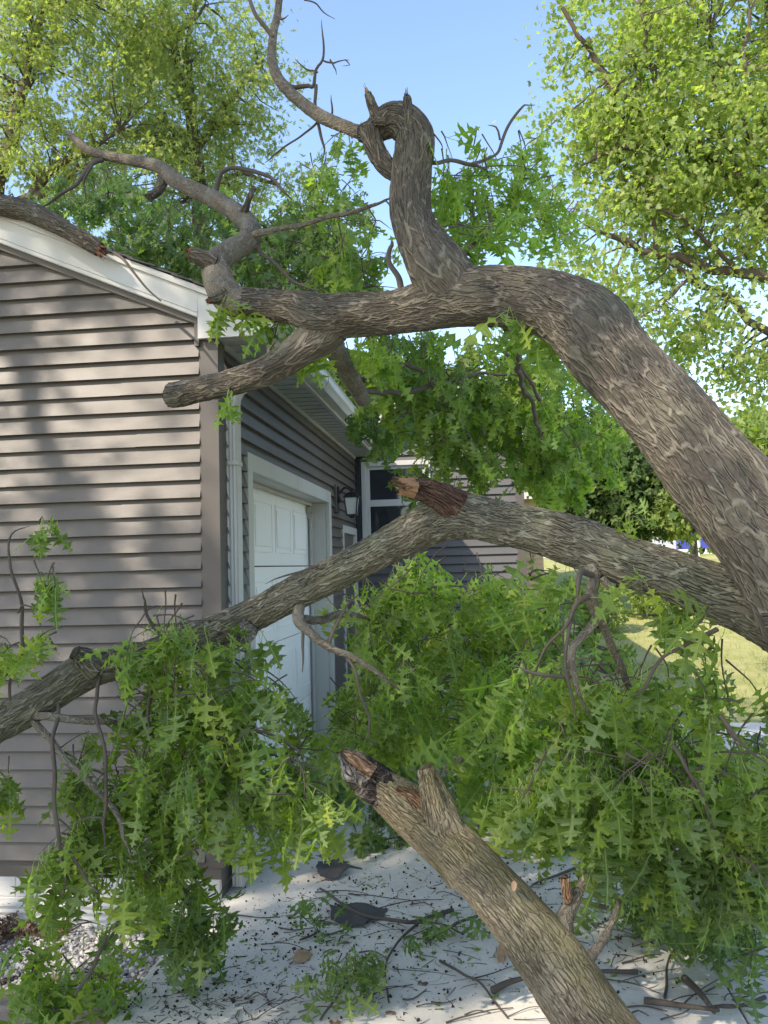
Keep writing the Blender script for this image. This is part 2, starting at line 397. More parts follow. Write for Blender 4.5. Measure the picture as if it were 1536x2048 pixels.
# ------------------------------------------------------------------ leaves
OAK_HALF = [(.008, 0.0), (.022, .08), (.08, .115), (.20, .125), (.10, .195), (.036, .26), (.05, .32), (.15, .345), (.31, .345), (.43, .40), (.30, .43),
            (.24, .50), (.16, .47), (.055, .50), (.042, .57), (.07, .62), (.17, .64), (.33, .71), (.18, .72), (.13, .79), (.06, .76), (.036, .80), (.05, .86), (.12, .905), (.045, .92), (.0, 1.0)]
OAK_FAR = [(.01, 0.), (.18, .12), (.03, .26), (.38, .42), (.035, .56), (.28, .72), (.03, .82), (.0, 1.0)]
def leaf_template(half, curl, fold, droop, petiole=.42, pw=.009, twist=0.):
    H = np.array(half); n = len(H)
    ys = np.maximum.accumulate(H[:, 1]*.9+np.linspace(0, .1, n)); ys[0] = 0; ys[-1] = 1
    V = []; A = []
    def put(x, y):
        z = -curl*y*y+fold*abs(x)-droop*x*x*2.2+twist*x*y
        V.append((x, y, z)); A.append((x, y))
    for i in range(n): put(0, ys[i])
    for sgn in (1, -1):
        for x, y in H: put(sgn*x, y)
    F = []
    for i in range(n-1):
        F.append((i, n+i, n+i+1, i+1)); F.append((i+1, 2*n+i+1, 2*n+i, i))
    b = len(V)
    if petiole:
        for k in range(4):
            y = -petiole*k/3; z = .06*math.sin(k/3*3.1)-.0
            V += [(-pw*1.2, y, z), (pw*1.2, y, z)]; A += [(0, y-.001), (0, y-.001)]
        for k in range(3): F.append((b+2*k, b+2*k+1, b+2*k+3, b+2*k+2))
    V = np.array(V)
    if petiole: V[:, 1] += petiole
    return V, np.array(F), np.array(A)
OAKS = [leaf_template(OAK_HALF, .28, .22, .5), leaf_template(OAK_HALF, .10, .32, .7, twist=.25), leaf_template(OAK_HALF, .48, .12, .6, twist=-.2),
        leaf_template(OAK_HALF, -.15, .35, .4, .34), leaf_template(OAK_HALF, .35, .45, .9, .42, twist=.35)]
OAKF = [leaf_template(OAK_FAR, .25, .3, .5, .25, .010), leaf_template(OAK_FAR, -.1, .4, .5, .25, .010), leaf_template(OAK_FAR, .4, .15, .7, .25, .010, .3)]
MAPLE_HALF = [(.03, 0.), (.30, -.02), (.22, .16), (.50, .42), (.20, .46), (.24, .66), (.0, 1.0)]
MAPLE = [leaf_template([(x, max(y, 0)) for x, y in MAPLE_HALF], .3, .25, .4, 0), leaf_template([(x, max(y, 0)) for x, y in MAPLE_HALF], -.1, .35, .5, 0)]
CLUMPY = [leaf_template([(.05, 0.), (.34, .2), (.14, .33), (.36, .60), (.12, .66), (.0, 1.0)], .3, .3, .4, 0)]

def put_leaves(acc, tmpl, O, D, Nn, size, rnd):
    """O origins, D along-leaf direction, Nn rough normals (all (N,3)); size (N,)"""
    O = np.asarray(O, float); N = len(O)
    if N == 0: return
    D = D/np.linalg.norm(D, axis=1)[:, None]
    X = np.cross(D, Nn); X /= np.linalg.norm(X, axis=1)[:, None]+1e-9
    Z = np.cross(X, D); which = rng.integers(0, len(tmpl), N)
    for k, (V, F, A) in enumerate(tmpl):
        I = np.where(which == k)[0]
        if len(I) == 0: continue
        m = len(I); s = size[I][:, None, None]
        W = O[I][:, None]+s*(V[None, :, 0:1]*X[I][:, None]*rng.uniform(.8, 1.15, (m, 1, 1))+V[None, :, 1:2]*D[I][:, None]+V[None, :, 2:3]*Z[I][:, None]*rng.uniform(.6, 1.3, (m, 1, 1)))
        FF = F[None]+(np.arange(m)*len(V))[:, None, None]
        AA = np.concatenate([np.repeat(rnd[I], len(V))[:, None], np.tile(A, (m, 1))], 1)
        acc.add(W.reshape(-1, 3), FF.reshape(-1, 4), AA)

def unit(v): return v/(np.linalg.norm(v)+1e-9)

def sprig(lv, tw, p, d, Ln, nl, size, hang=.8, shade=.5, r0=.0035):
    """one leafy shoot: a drooping twig with leaves crowded at its tip, hanging on long stalks"""
    k = 5; pts = [np.array(p, float)]; d = unit(np.array(d, float))
    for i in range(k):
        d = unit(d+np.array([0, 0, -.16*hang])+rng.normal(0, .14, 3)); pts.append(pts[-1]+d*Ln/k)
    rows = [(*q, r0*(1-.75*i/k)) for i, q in enumerate(pts)]
    tube(tw, rows, 5, Ln/k*.6, close=False)
    Q = np.array(pts); t = 1-rng.random(nl)**1.7*.85; f = t*k; i0 = np.minimum(f.astype(int), k-1)
    O = Q[i0]+(Q[i0+1]-Q[i0])*(f-i0)[:, None]; T = Q[i0+1]-Q[i0]; T /= np.linalg.norm(T, axis=1)[:, None]
    R = rng.normal(0, 1, (nl, 3)); R /= np.linalg.norm(R, axis=1)[:, None]
    D = T*.5+R*.8+np.array([0, 0, -1.0])*hang*rng.uniform(.3, 1.6, (nl, 1))
    Nn = rng.normal(0, 1, (nl, 3))+np.array([0, -.5, .5])
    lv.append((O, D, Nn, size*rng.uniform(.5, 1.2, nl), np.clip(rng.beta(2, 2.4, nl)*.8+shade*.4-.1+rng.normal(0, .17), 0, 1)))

def region(parent, name, spec, n, size, mat, hang=.8, nl=11, Ln=.28, far=False, shade=.4, label=None, limbs=(), dens=1., outward=.5):
    """fills a set of ellipsoids (photo x, y, rx, ry, depth, half depth) with leafy shoots"""
    lv = []; tw = Acc()
    w = np.array([a[2]*a[3]*(a[6] if len(a) > 6 else 1) for a in spec], float); w /= w.sum()
    for i in range(int(n*dens)):
        e = spec[rng.choice(len(spec), p=w)]
        while True:
            u = rng.uniform(-1, 1, 3)
            if u@u < 1: break
        d = e[4]+u[2]*e[5]; p = P(e[0]+u[0]*e[2], e[1]+u[1]*e[3], d)
        dr = rng.normal(0, .5, 3)+np.array([0, 0, -.25])+outward*(u[0]*rgt-u[1]*upv)
        p = p+np.array([0, 0, size*.6])
        tk = tw if n > 8 else Acc()
        sprig(lv, tk, p-unit(dr)*Ln*.5, dr, Ln*rng.uniform(.6, 1.3), nl if nl < 4 else int(nl*rng.uniform(.7, 1.35)), size, hang, shade)
        if n <= 8: tk.build('twig', M_TWIG, parent, smooth=True)
    # thin wood through the mass
    for e in (spec if n > 8 else []):
        for _ in range(max(1, int(2*dens))):
            q = []; a = rng.uniform(-1, 1, 3); b = rng.uniform(-1, 1, 3)
            a = a/np.linalg.norm(a)*.9; b = -a*.7+b*.4; mid = (a+b)/2+rng.normal(0, .2, 3)
            for t_, v in ((0, a), (.5, mid), (1, b)):
                q.append((*P(e[0]+v[0]*e[2], e[1]+v[1]*e[3], e[4]+v[2]*e[5]), .0038*(1-.75*t_)*(1 if not far else 1.6)))
            tube(tw, q, 6, .06, close=False, seed=int(rng.integers(999)), wob=.02)
    a = Acc(); O, D, Nn, S, Rn = [np.concatenate(z) for z in zip(*lv)]
    put_leaves(a, OAKF if far else OAKS, O, D, Nn, S, Rn)
    o = a.build(name, mat, parent)
    if label: o['label'] = label
    if tw.n: tw.build('twig', M_TWIG, parent, smooth=True)
    return o

# ================================================================== GROUND
XW, YG, YM = -1.427, 4.55, 9.80          # garage side wall, gable wall, main front wall
def lawn_z(x, y):
    s = np.clip((x+1.3)/1.2, 0, 1); s = s*s*(3-2*s); z = -.36+.30*s
    t = np.clip((y-13)/30, 0, 1); t = t*t*(3-2*t); z = z*(1-t)+t*1.95
    return z
a = Acc(); gx = np.unique(np.concatenate([np.linspace(-400, -10, 14), np.linspace(-10, 20, 76), np.linspace(20, 400, 16)])); gy = np.unique(np.concatenate([np.linspace(-60, -4, 8), np.linspace(-4, 60, 100), np.linspace(60, 900, 18)]))
X, Y = np.meshgrid(gx, gy); Z = lawn_z(X, Y)+.03*np.sin(X*.7)*np.sin(Y*.5)*np.clip((Y-13)/6, 0, 1)
nx = len(gx); ii = (np.arange(len(gy)-1)[:, None]*nx+np.arange(nx-1)[None]).ravel()
a.add(np.stack([X.ravel(), Y.ravel(), Z.ravel()], 1), np.stack([ii, ii+1, ii+nx+1, ii+nx], 1))
tag(a.build('ground', M_LAWN, smooth=True), 'sunlit dry yellow green lawn beyond the driveway', None, None, 'structure')
# driveway slab with joints
a = Acc(); xs = [-1.51, .95, 3.4, 5.9, 8.4]; ys = [-4.0, .4, 2.9, 5.45, 8.0, 9.55]
for i in range(4):
    for j in range(5):
        a.box((xs[i]+(.004 if i else 0), ys[j]+.004, -.36), (xs[i+1]-.004, ys[j+1]-.004, 0.0))
drv = tag(a.build('driveway', M_CONC, bevel=.008), 'pale concrete driveway slab littered with twigs', None, None, 'structure')
# gravel bed
a = Acc(); a.box((-9, 3.62, -.35), (-1.512, YG-.002, -.125)); a.box((-9, -3.0, -.345), (-1.512, 3.42, -.31))
tag(a.build('gravel_bed', M_SOIL), None, None, None, 'structure')
def stones(name, n, x0, x1, y0, y1, z, label, smin=.007, smax=.019):
    ico = bmesh.new(); bmesh.ops.create_icosphere(ico, subdivisions=1, radius=1); V = np.array([v.co[:] for v in ico.verts]); F = np.array([[v.index for v in f.verts] for f in ico.faces]); ico.free()
    P0 = np.stack([rng.uniform(x0, x1, n), rng.uniform(y0, y1, n), z+rng.uniform(-.004, .02, n)], 1)
    S = rng.uniform(smin, smax, (n, 1, 3))*np.array([1, 1, .7]); an = rng.uniform(0, 6.28, n); c, s_ = np.cos(an), np.sin(an)
    W = V[None]*S*(1+.22*rng.normal(0, 1, (n, len(V), 1)))
    W = np.stack([W[..., 0]*c[:, None]-W[..., 1]*s_[:, None], W[..., 0]*s_[:, None]+W[..., 1]*c[:, None], W[..., 2]], -1)+P0[:, None]
    a = Acc(); a.add(W.reshape(-1, 3), (F[None]+(np.arange(n)*len(V))[:, None, None]).reshape(-1, 3), np.repeat(rng.random(n), len(V))[:, None]*np.array([[1, 0, 0]]))
    return tag(a.build(name, M_STONE), label, None, None, 'stuff')
stones('gravel', 9000, -3.3, -1.53, 3.66, YG-.01, -.125, 'grey white crushed gravel along the house foundation')
stones('gravel', 3500, -2.6, -1.53, 2.7, 3.40, -.305, 'grey gravel below the landscape timbers')

# ================================================================== HOUSE
house = empty('house', (XW, YG, 0), 'taupe sided house with attached garage, white trim and a broken branch on its roof', 'house')
E_ = .0979; Z0 = .20
SLOPE = (3.829-3.29)/(2.67-1.424)                  # rake slope
def rake_z(x, base): return base+(-1.424-x)*SLOPE
PEAK_X = -4.95
def siding(acc, zs, lim, holes, place, seams=()):
    """zs: course bottoms; lim(z)->(u0,u1); holes: (u0,u1,z0,z1); place(u, out, z)->xyz"""
    for z0 in zs:
        z1 = z0+E_; cuts = sorted({z0, z1, *[h for H in holes for h in H[2:4] if z0 < h < z1]})
        for ca, cb in zip(cuts[:-1], cuts[1:]):
            oa = .032-.029*(ca-z0)/E_; ob = .032-.029*(cb-z0)/E_
            la, lb = lim(ca), lim(cb)
            if la[1]-la[0] < .01: continue
            if lb[1] < lb[0]: lb = ((lb[0]+lb[1])/2,)*2
            segs = [(0., 1.)]
            hs = [H for H in holes if H[2] < (ca+cb)/2 < H[3]]
            if hs:
                pts = [la[0]]
                for H in sorted(hs): pts += [H[0], H[1]]
                pts.append(la[1]); prs = [(pts[i], pts[i+1]) for i in range(0, len(pts), 2)]
                quads = [(p, q, q, p) for p, q in prs if q > p]
            else: quads = [(la[0], la[1], lb[1], lb[0])]
            for (p, q, r_, s_) in quads:
                if len(seams) and not hs and q-p > 1.5:
                    k = int(abs(z0)*1000/98) % len(seams); m = seams[k]
                    if p+.2 < m < q-.2 and m < r_-.1:
                        acc.quad(place(p, oa, ca), place(m, oa, ca), place(m, ob, cb), place(s_, ob, cb))
                        acc.quad(place(m-.02, oa+.0025, ca+.001), place(q, oa+.0025, ca+.001), place(r_, ob+.0025, cb), place(m-.02, ob+.0025, cb))
                        acc.quad(place(p, -.002, ca), place(q, -.002, ca), place(q, oa, ca), place(p, oa, ca)); continue
                acc.quad(place(p, oa, ca), place(q, oa, ca), place(r_, ob, cb), place(s_, ob, cb))
                if ca == z0: acc.quad(place(p, -.002, ca), place(q, -.002, ca), place(q, oa, ca), place(p, oa, ca))
            
zs = [Z0+i*E_ for i in range(55)]
# gable wall (faces the viewer)
a = Acc()
def lim_g(z):
    if z <= 3.12: return (-8.4, -1.512)
    dx = (z-3.12)/SLOPE; return (-8.4+dx, -1.512-dx)
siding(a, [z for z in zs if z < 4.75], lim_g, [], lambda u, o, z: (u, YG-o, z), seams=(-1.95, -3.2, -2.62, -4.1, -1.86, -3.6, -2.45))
a.quad((-8.4, YG+.004, .1), (-1.43, YG+.004, .1), (-1.43, YG+.004, 3.1), (-8.4, YG+.004, 3.1))
wallg = a.build('wall', M_SIDE, house); wallg['label'] = 'sunlit taupe siding of the garage gable wall'
# side wall with garage door and entry door
OPY0, OPY1, OPZ = 5.19, 7.92, 2.37
a = Acc()
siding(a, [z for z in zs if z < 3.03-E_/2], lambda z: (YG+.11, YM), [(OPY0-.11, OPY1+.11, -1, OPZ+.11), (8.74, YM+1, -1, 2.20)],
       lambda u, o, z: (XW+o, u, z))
a.quad((XW-.004, YG, .0), (XW-.004, OPY0, .0), (XW-.004, OPY0, 3.05), (XW-.004, YG, 3.05))
a.quad((XW-.004, OPY0, OPZ), (XW-.004, YM, OPZ), (XW-.004, YM, 3.05), (XW-.004, OPY0, 3.05))
a.quad((XW-.004, OPY1, 0), (XW-.004, YM, 0), (XW-.004, YM, OPZ), (XW-.004, OPY1, OPZ))
w2 = a.build('wall', M_SIDE, house); w2['label'] = 'shaded taupe siding around the garage door'
# main front wall (far, faces viewer) with gable
PKX, PKZ, MEX, MEZ = -.45, 3.96, .56, 3.22
ms = (PKZ-MEZ)/(MEX-PKX)
def lim_m(z):
    if z < MEZ: return (XW, .44)
    dx = (z-MEZ)/ms; return (max(XW, 2*PKX-MEX+dx-.0), .5-dx)
a = Acc(); WX0, WX1, WZ0, WZ1 = -1.335, -.53, 2.02, 2.975
siding(a, [z for z in zs if z < PKZ-.1], lim_m, [(WX0+.03, WX1-.03, WZ0+.03, WZ1-.03)], lambda u, o, z: (u, YM-o, z))
w3 = a.build('wall', M_SIDE2, house); w3['label'] = 'far grey taupe siding beside the window'
a = Acc(); siding(a, [z for z in zs if z < 3.1], lambda z: (YM+.1, YM+9), [], lambda u, o, z: (.50+o, u, z)); a.build('wall', M_SIDE2, house)
a = Acc(); a.box((.425, YM-.024, .1), (.528, YM+.1, MEZ+.02)); a.build('corner_post', M_POST, house, bevel=.004)
a = Acc(); a.prism([(-1.512, YG-.022), (XW+.022, YG-.022), (XW+.022, YG+.112), (XW-.0, YG+.112), (XW, YG+.006), (-1.512, YG+.006)], 2, .17, 3.034)
a.build('corner_post', M_POST, house)['label'] = 'taupe corner post at the near garage corner'
a = Acc(); a.box((XW+.0, YM-.12, .17), (XW+.02, YM-.017, 3.03)); a.build('corner_post', M_POST, house)
a = Acc(); a.box((-1.402, YM-.055, 1.7), (-1.345, YM-.018, 3.03)); a.build('dark_strip', M_DARK, house, bevel=.004)  # narrow dark strip on the far wall, left of the window
# foundation: courses of painted block
a = Acc()
for k, (z0, z1) in enumerate(((-.36, -.012), (-.008, .19))):
    x = -8.4
    off = .2*(k % 2)
    while x < -1.45:
        xe = min(x+.40-(off if x < -8.3 else 0), -1.438); a.box((x+.003, YG+.006, z0), (xe-.003, YG+.20, z1)); x = xe
    
a.box((-8.4, YG+.010, -.36), (XW-.012, YG+.19, .188))
a.box((XW-.2, YG+.01, -.36), (XW-.006, OPY0-.12, .19)); a.box((XW-.2, OPY1+.12, -.36), (XW-.006, 8.7, .19))
a.build('foundation', M_FOUND, house, bevel=.004)
a = Acc(); a.box((XW, YM+.006, -.36), (.48, YM+.2, .19)); a.build('foundation', M_FOUND, house)
# starter strip / j channel under gable rake
a = Acc()
def rake_band(acc, x0, x1, zb0, dz0, dz1, y0, y1):
    """band parallel to the rake: bottom offset dz0, top dz1 above line zb0 at x=-1.424"""
    acc.prism([(x0, rake_z(x0, zb0)+dz0), (x1, rake_z(x1, zb0)+dz0), (x1, rake_z(x1, zb0)+dz1), (x0, rake_z(x0, zb0)+dz1)], 1, y0, y1)
rake_band(a, PEAK_X, -1.512, 3.29, -.206, -.172, YG-.044, YG-.012)
a.box((-1.530, YG-.046, 3.0), (-1.504, YG-.0145, 3.122))
a.build('channel_trim', M_POST, house)
# fascia and rake boards
a = Acc(); yf0, yf1 = YG-.075, YG-.047
rake_band(a, PEAK_X, -1.50, 3.29, -.172, -.030, yf0, yf1)
rake_band(a, PEAK_X, -1.50, 3.29, -.145, -.135, yf0-.006, yf0-.001)
rake_band(a, PEAK_X, -1.50, 3.29, -.168, -.152, yf0-.004, yf0-.001)
rake_band(a, PEAK_X, -1.152, 3.29, -.030, .004, yf0-.018, yf1+.02)
a.prism([(-1.50, 3.032), (-1.172, 3.032), (-1.152, 3.05), (-1.152, rake_z(-1.152, 3.29)-.031), (-1.50, rake_z(-1.50, 3.29)-.031)], 1, yf0+.001, yf1)
a.box((-1.30, yf0-.004, 3.03), (-1.148, yf0, 3.046))
a.build('rake_board', M_WHITE, house, bevel=.003)
a = Acc(); a.box((-1.178, yf1, 3.030), (-1.152, YM-.4, 3.165)); a.build('fascia', M_WHITE, house)
# soffit with vent ribs running across
a = Acc(); y = YG-.045; k = 0
while y < YM-.01:
    z = 3.040 if k % 3 else 3.047
    a.box((XW-.08 if y < YG else XW+.002, y, z), (-1.18, y+.048, z+.006)); y += .052; k += 1
a.box((XW-.08, YG-.046, 3.049), (-1.18, YM, 3.06)); a.box((XW+.016, YG+.11, 3.012), (XW+.034, YM-.02, 3.040))
a.build('soffit', M_SOFFIT, house)
# gutter
a = Acc(); prof = [(-1.150, 3.055), (-1.085, 3.055), (-1.068, 3.085), (-1.052, 3.105), (-1.050, 3.150), (-1.042, 3.165), (-1.055, 3.168), (-1.062, 3.150), (-1.064, 3.108), (-1.080, 3.088), (-1.092, 3.066), (-1.150, 3.066)]
n = len(prof); yy = np.linspace(YG-.07, 9.1, 24)
V = [(x, y, z) for y in yy for x, z in prof]
a.add(V, [(i*n+j, i*n+(j+1) % n, (i+1)*n+(j+1) % n, (i+1)*n+j) for i in range(23) for j in range(n)])
for yc in (yy[0]-.004, yy[-1]): a.prism([(-1.150, 3.055), (-1.085, 3.055), (-1.068, 3.085), (-1.050, 3.108), (-1.045, 3.162), (-1.150, 3.162)], 1, yc, yc+.004)
for y in (6.1, 7.6, 9.0): a.prism([(-1.152, 3.052), (-1.084, 3.052), (-1.064, 3.083), (-1.047, 3.106), (-1.046, 3.15), (-1.152, 3.16)], 1, y-.05, y+.05)
a.build('gutter', M_WHITE, house)
# downspout: ribbed, with elbows
def spout(acc, path, w=.088, d=.062):
    """rectangular ribbed pipe along a list of (centre, width_dir)"""
    prof = []
    for k in range(9): prof.append((-w/2+w*k/8, d/2-(.005 if k % 2 else 0)))
    for k in range(1, 6): prof.append((w/2-(.005 if k % 2 else 0), d/2-d*k/6))
    for k in range(9): prof.append((w/2-w*k/8, -d/2+(.005 if k % 2 else 0)))
    for k in range(1, 6): prof.append((-w/2+(.005 if k % 2 else 0), -d/2+d*k/6))
    n = len(prof); C = np.array(path, float); T = np.gradient(C, axis=0); T /= np.linalg.norm(T, axis=1)[:, None]; V = []
    for c, t in zip(C, T):
        u = np.array([0, 1., 0]); u = unit(u-t*np.dot(u, t)); v = np.cross(t, u)
        V += [c+u*p+v*q for p, q in prof]
    m = len(C); acc.add(V, [(i*n+j, i*n+(j+1) % n, (i+1)*n+(j+1) % n, (i+1)*n+j) for i in range(m-1) for j in range(n)])
    for base, c in ((0, C[0]), ((m-1)*n, C[-1])):
        acc.add(list(np.array(V[base:base+n]))+[c], [(j, (j+1) % n, n) for j in range(n)])
a = Acc(); dx = XW+.018+.033; dy = 4.715
path = [(dx, dy, z) for z in np.linspace(.02, 2.70, 12)]+[(dx+.006, dy, 2.745), (dx+.028, dy, 2.785), (dx+.065, dy, 2.812), (dx+.12, dy, 2.832), (dx+.175, dy, 2.855), (dx+.215, dy, 2.89), (dx+.238, dy, 2.935), (dx+.245, dy, 2.99), (dx+.245, dy, 3.055)]
spout(a, path)
for z in (.9, 2.35): a.box((XW+.012, dy-.052, z), (dx+.035, dy+.052, z+.022))
ds = a.build('downspout', M_WHITE, house)
a = Acc(); spout(a, [(-4.6, YG-.085, -.055), (-3.0, YG-.085, -.06), (-1.99, YG-.085, -.055), (-1.97, YG-.085, -.055)], .075, .1)
a.build('downspout_extension', M_WHITE, house)['label'] = 'white ribbed downspout extension lying along the foundation'
# roofs
def roof_slab(acc, ridge, eave, y0, y1, th, mi=0):
    (rx, rz), (ex, ez) = ridge, eave
    acc.prism([(rx, rz), (ex, ez), (ex, ez+th), (rx, rz+th)], 1, y0, y1, mi)
a = Acc()
r0 = 3.29+.006
for k in range(34):          # shingle courses
    xa = -1.10-k*.125; xb = xa-.16; lift = .004
    if xb < PEAK_X-.1: break
    roof_slab(a, (xb, rake_z(xb, r0)), (xa, rake_z(xa, r0)+.012), yf0-.035+.008*math.sin(k*2.1), YM+1.2, .008)
roof_slab(a, (PEAK_X, rake_z(PEAK_X, r0)-.012), (-1.12, rake_z(-1.12, r0)-.012), yf0+.03, YM+1.2, .014)
roof_slab(a, (PEAK_X, rake_z(PEAK_X, r0)), (2*PEAK_X+1.12, rake_z(-1.12, r0)), yf0-.03, YM+1.2, .02)
a.build('roof', M_SHINGLE, house)['label'] = 'dark shingle roof of the garage'
a = Acc(); roof_slab(a, (PKX, PKZ+.02), (MEX+.25, MEZ-.25*ms+.02), YM-.28, YM+9, .03); roof_slab(a, (PKX, PKZ+.02), (XW-2.2, PKZ+.02-(PKX-XW+2.2)*ms), YM-.28, YM+9, .03)
mr = a.build('roof', M_SHINGLE, house); mr['label'] = 'dark roof over the far front wall'
a = Acc(); roof_slab(a, (PKX, PKZ-.13), (MEX+.25, MEZ-.25*ms-.13), YM-.30, YM-.27, .145); roof_slab(a, (PKX, PKZ-.13), (XW-.1, PKZ-.13-(PKX-XW+.1)*ms), YM-.30, YM-.27, .145); a.build('rake_board', M_WHITE, house)
# garage door trim, jambs, door
a = Acc(); xo = XW+.034
a.box((XW-.0, OPY0-.11, 0.004), (xo, OPY0, OPZ+.11)); a.box((XW, OPY1, .004), (xo, OPY1+.11, OPZ+.11)); a.box((XW, OPY0, OPZ), (xo, OPY1, OPZ+.11))
a.box((XW-.19, OPY0-.02, .004), (XW-.001, OPY0-.001, OPZ)); a.box((XW-.19, OPY1+.001, .004), (XW-.001, OPY1+.02, OPZ)); a.box((XW-.19, OPY0, OPZ+.001), (XW-.001, OPY1, OPZ+.02))
a.box((XW-.155, OPY0, OPZ-.028), (XW-.13, OPY1, OPZ)); a.box((XW-.155, OPY1-.03, .004), (XW-.13, OPY1, OPZ-.028)); a.box((XW-.155, OPY0, .004), (XW-.13, OPY0+.03, OPZ-.028))
a.build('door_frame', M_WHITE, house, bevel=.003)['label'] = 'white frame around the garage door'
gd = empty('garage_door', (XW, OPY0, 0)); gd.parent = house; gd.location = Vector((XW, OPY0, 0))-house.location
sec = OPZ/4
for s_ in range(4):
    a = Acc(); z0 = s_*sec+.006; z1 = (s_+1)*sec-.003; xd = XW-.175
    tilt = -.05 if s_ == 1 else (-.02 if s_ == 0 else 0)       # lower sections knocked slightly in
    a.box((xd-.04, OPY0+.002, z0), (xd, OPY1-.002, z1))
    npan = 4; pw = (OPY1-OPY0-.1)/npan
    for k in range(npan):
        p0 = OPY0+.05+k*pw+.05; p1 = p0+pw-.10; q0 = z0+.10; q1 = z1-.10
        for (ya, yb, za, zb) in ((p0, p1, q0, q0+.014), (p0, p1, q1-.014, q1), (p0, p0+.014, q0+.014, q1-.014), (p1-.014, p1, q0+.014, q1-.014)):
            a.box((xd+.0005, ya, za), (xd+.007, yb, zb))
        a.box((xd+.0004, p0+.045, q0+.045), (xd+.009, p1-.045, q1-.045))
    a.build('door_panel', M_DOOR, gd, bevel=.002)
a = Acc(); a.box((XW-.165, 6.45, .62), (XW-.15, 6.65, .64)); a.box((XW-.17, 6.45, .60), (XW-.155, 6.47, .66)); a.box((XW-.17, 6.63, .60), (XW-.155, 6.65, .66)); a.build('handle', M_BLACK, gd)
a = Acc(); a.box((XW-.168, OPY1-.10, 2.27), (XW-.126, OPY1-.04, 2.33)); a.box((XW-.168, OPY1-.09, 2.22), (XW-.14, OPY1-.07, 2.30)); a.build('latch', M_METAL, gd, bevel=.003)
# entry door on the side wall
ed = empty('entry_door', (XW, 8.8, 0)); ed.parent = house; ed.location = Vector((XW, 8.8, 0))-house.location
a = Acc(); a.box((XW-.06, 8.81, .02), (XW-.02, 9.66, 2.12))
for ya, yb in ((8.93, 9.18), (9.29, 9.54)):
    for za, zb in ((.25, .95), (1.08, 1.62), (1.74, 2.0)):
        for (p, q, r_, s2) in ((ya, yb, za, za+.02), (ya, yb, zb-.02, zb), (ya, ya+.02, za+.02, zb-.02), (yb-.02, yb, za+.02, zb-.02)): a.box((XW-.0195, p, r_), (XW-.010, q, s2))
a.build('door_leaf', M_DOOR, ed, bevel=.002)
a = Acc(); a.box((XW-.06, 8.74, .004), (XW+.03, 8.81, 2.20)); a.box((XW-.06, 9.66, .004), (XW+.03, 9.74, 2.20)); a.box((XW-.06, 8.81, 2.12), (XW+.03, 9.66, 2.20)); a.build('door_frame', M_WHITE, ed, bevel=.003)
a = Acc(); a.box((XW-.02, 8.86, 1.02), (XW+.004, 8.93, 1.16)); tube(a, [(XW, 8.895, .94, .012), (XW+.03, 8.895, .94, .012), (XW+.05, 8.895, .94, .026), (XW+.07, 8.895, .94, .02)], 12, .01); a.build('handle', M_METAL, ed)
for hz in (.3, 1.80):
    a = Acc(); a.box((XW-.012, 9.60, hz), (XW+.012, 9.655, hz+.12)); a.build('hinge', M_METAL, ed)
# wall lantern
ln = empty('wall_lantern', (XW, 8.36, 2.4)); ln.parent = house; ln.location = Vector((XW, 8.36, 2.4))-house.location
a = Acc(); a.box((XW+.004, 8.27, 2.30), (XW+.045, 8.45, 2.58)); a.build('mount_block', M_POST, ln, bevel=.006)
a = Acc(); a.box((XW+.045, 8.315, 2.42), (XW+.062, 8.405, 2.56)); a.box((XW+.045, 8.33, 2.40), (XW+.07, 8.39, 2.45))
tube(a, [(XW+.06, 8.36, 2.49, .010), (XW+.11, 8.36, 2.545, .010), (XW+.16, 8.36, 2.535, .009), (XW+.185, 8.36, 2.50, .009)], 8, .02)
lx, ly = XW+.185, 8.36
def frustum(acc, z0, w0, z1, w1, mi=0):
    v = [(lx+sx*w, ly+sy*w, z) for z, w in ((z0, w0), (z1, w1)) for sx, sy in ((-1, -1), (1, -1), (1, 1), (-1, 1))]
    acc.add(v, [(0, 3, 2, 1), (4, 5, 6, 7), (0, 1, 5, 4), (1, 2, 6, 5), (2, 3, 7, 6), (3, 0, 4, 7)], mi=mi)
frustum(a, 2.445, .072, 2.46, .078); frustum(a, 2.46, .07, 2.50, .03); frustum(a, 2.50, .012, 2.53, .008); frustum(a, 2.265, .052, 2.28, .055); frustum(a, 2.245, .02, 2.265, .03)
for sx in (-1, 1):
    for sy in (-1, 1):
        a.add([(lx+sx*w+ddx*.006, ly+sy*w+ddy*.006, z) for z, w in ((2.28, .048), (2.446, .066)) for ddx, ddy in ((-1, -1), (1, -1), (1, 1), (-1, 1))], [(0, 3, 2, 1), (4, 5, 6, 7), (0, 1, 5, 4), (1, 2, 6, 5), (2, 3, 7, 6), (3, 0, 4, 7)])
a.build('lantern_frame', M_BLACK, ln)
a = Acc(); frustum(a, 2.281, .044, 2.444, .061); a.build('glass', M_LGLASS, ln)
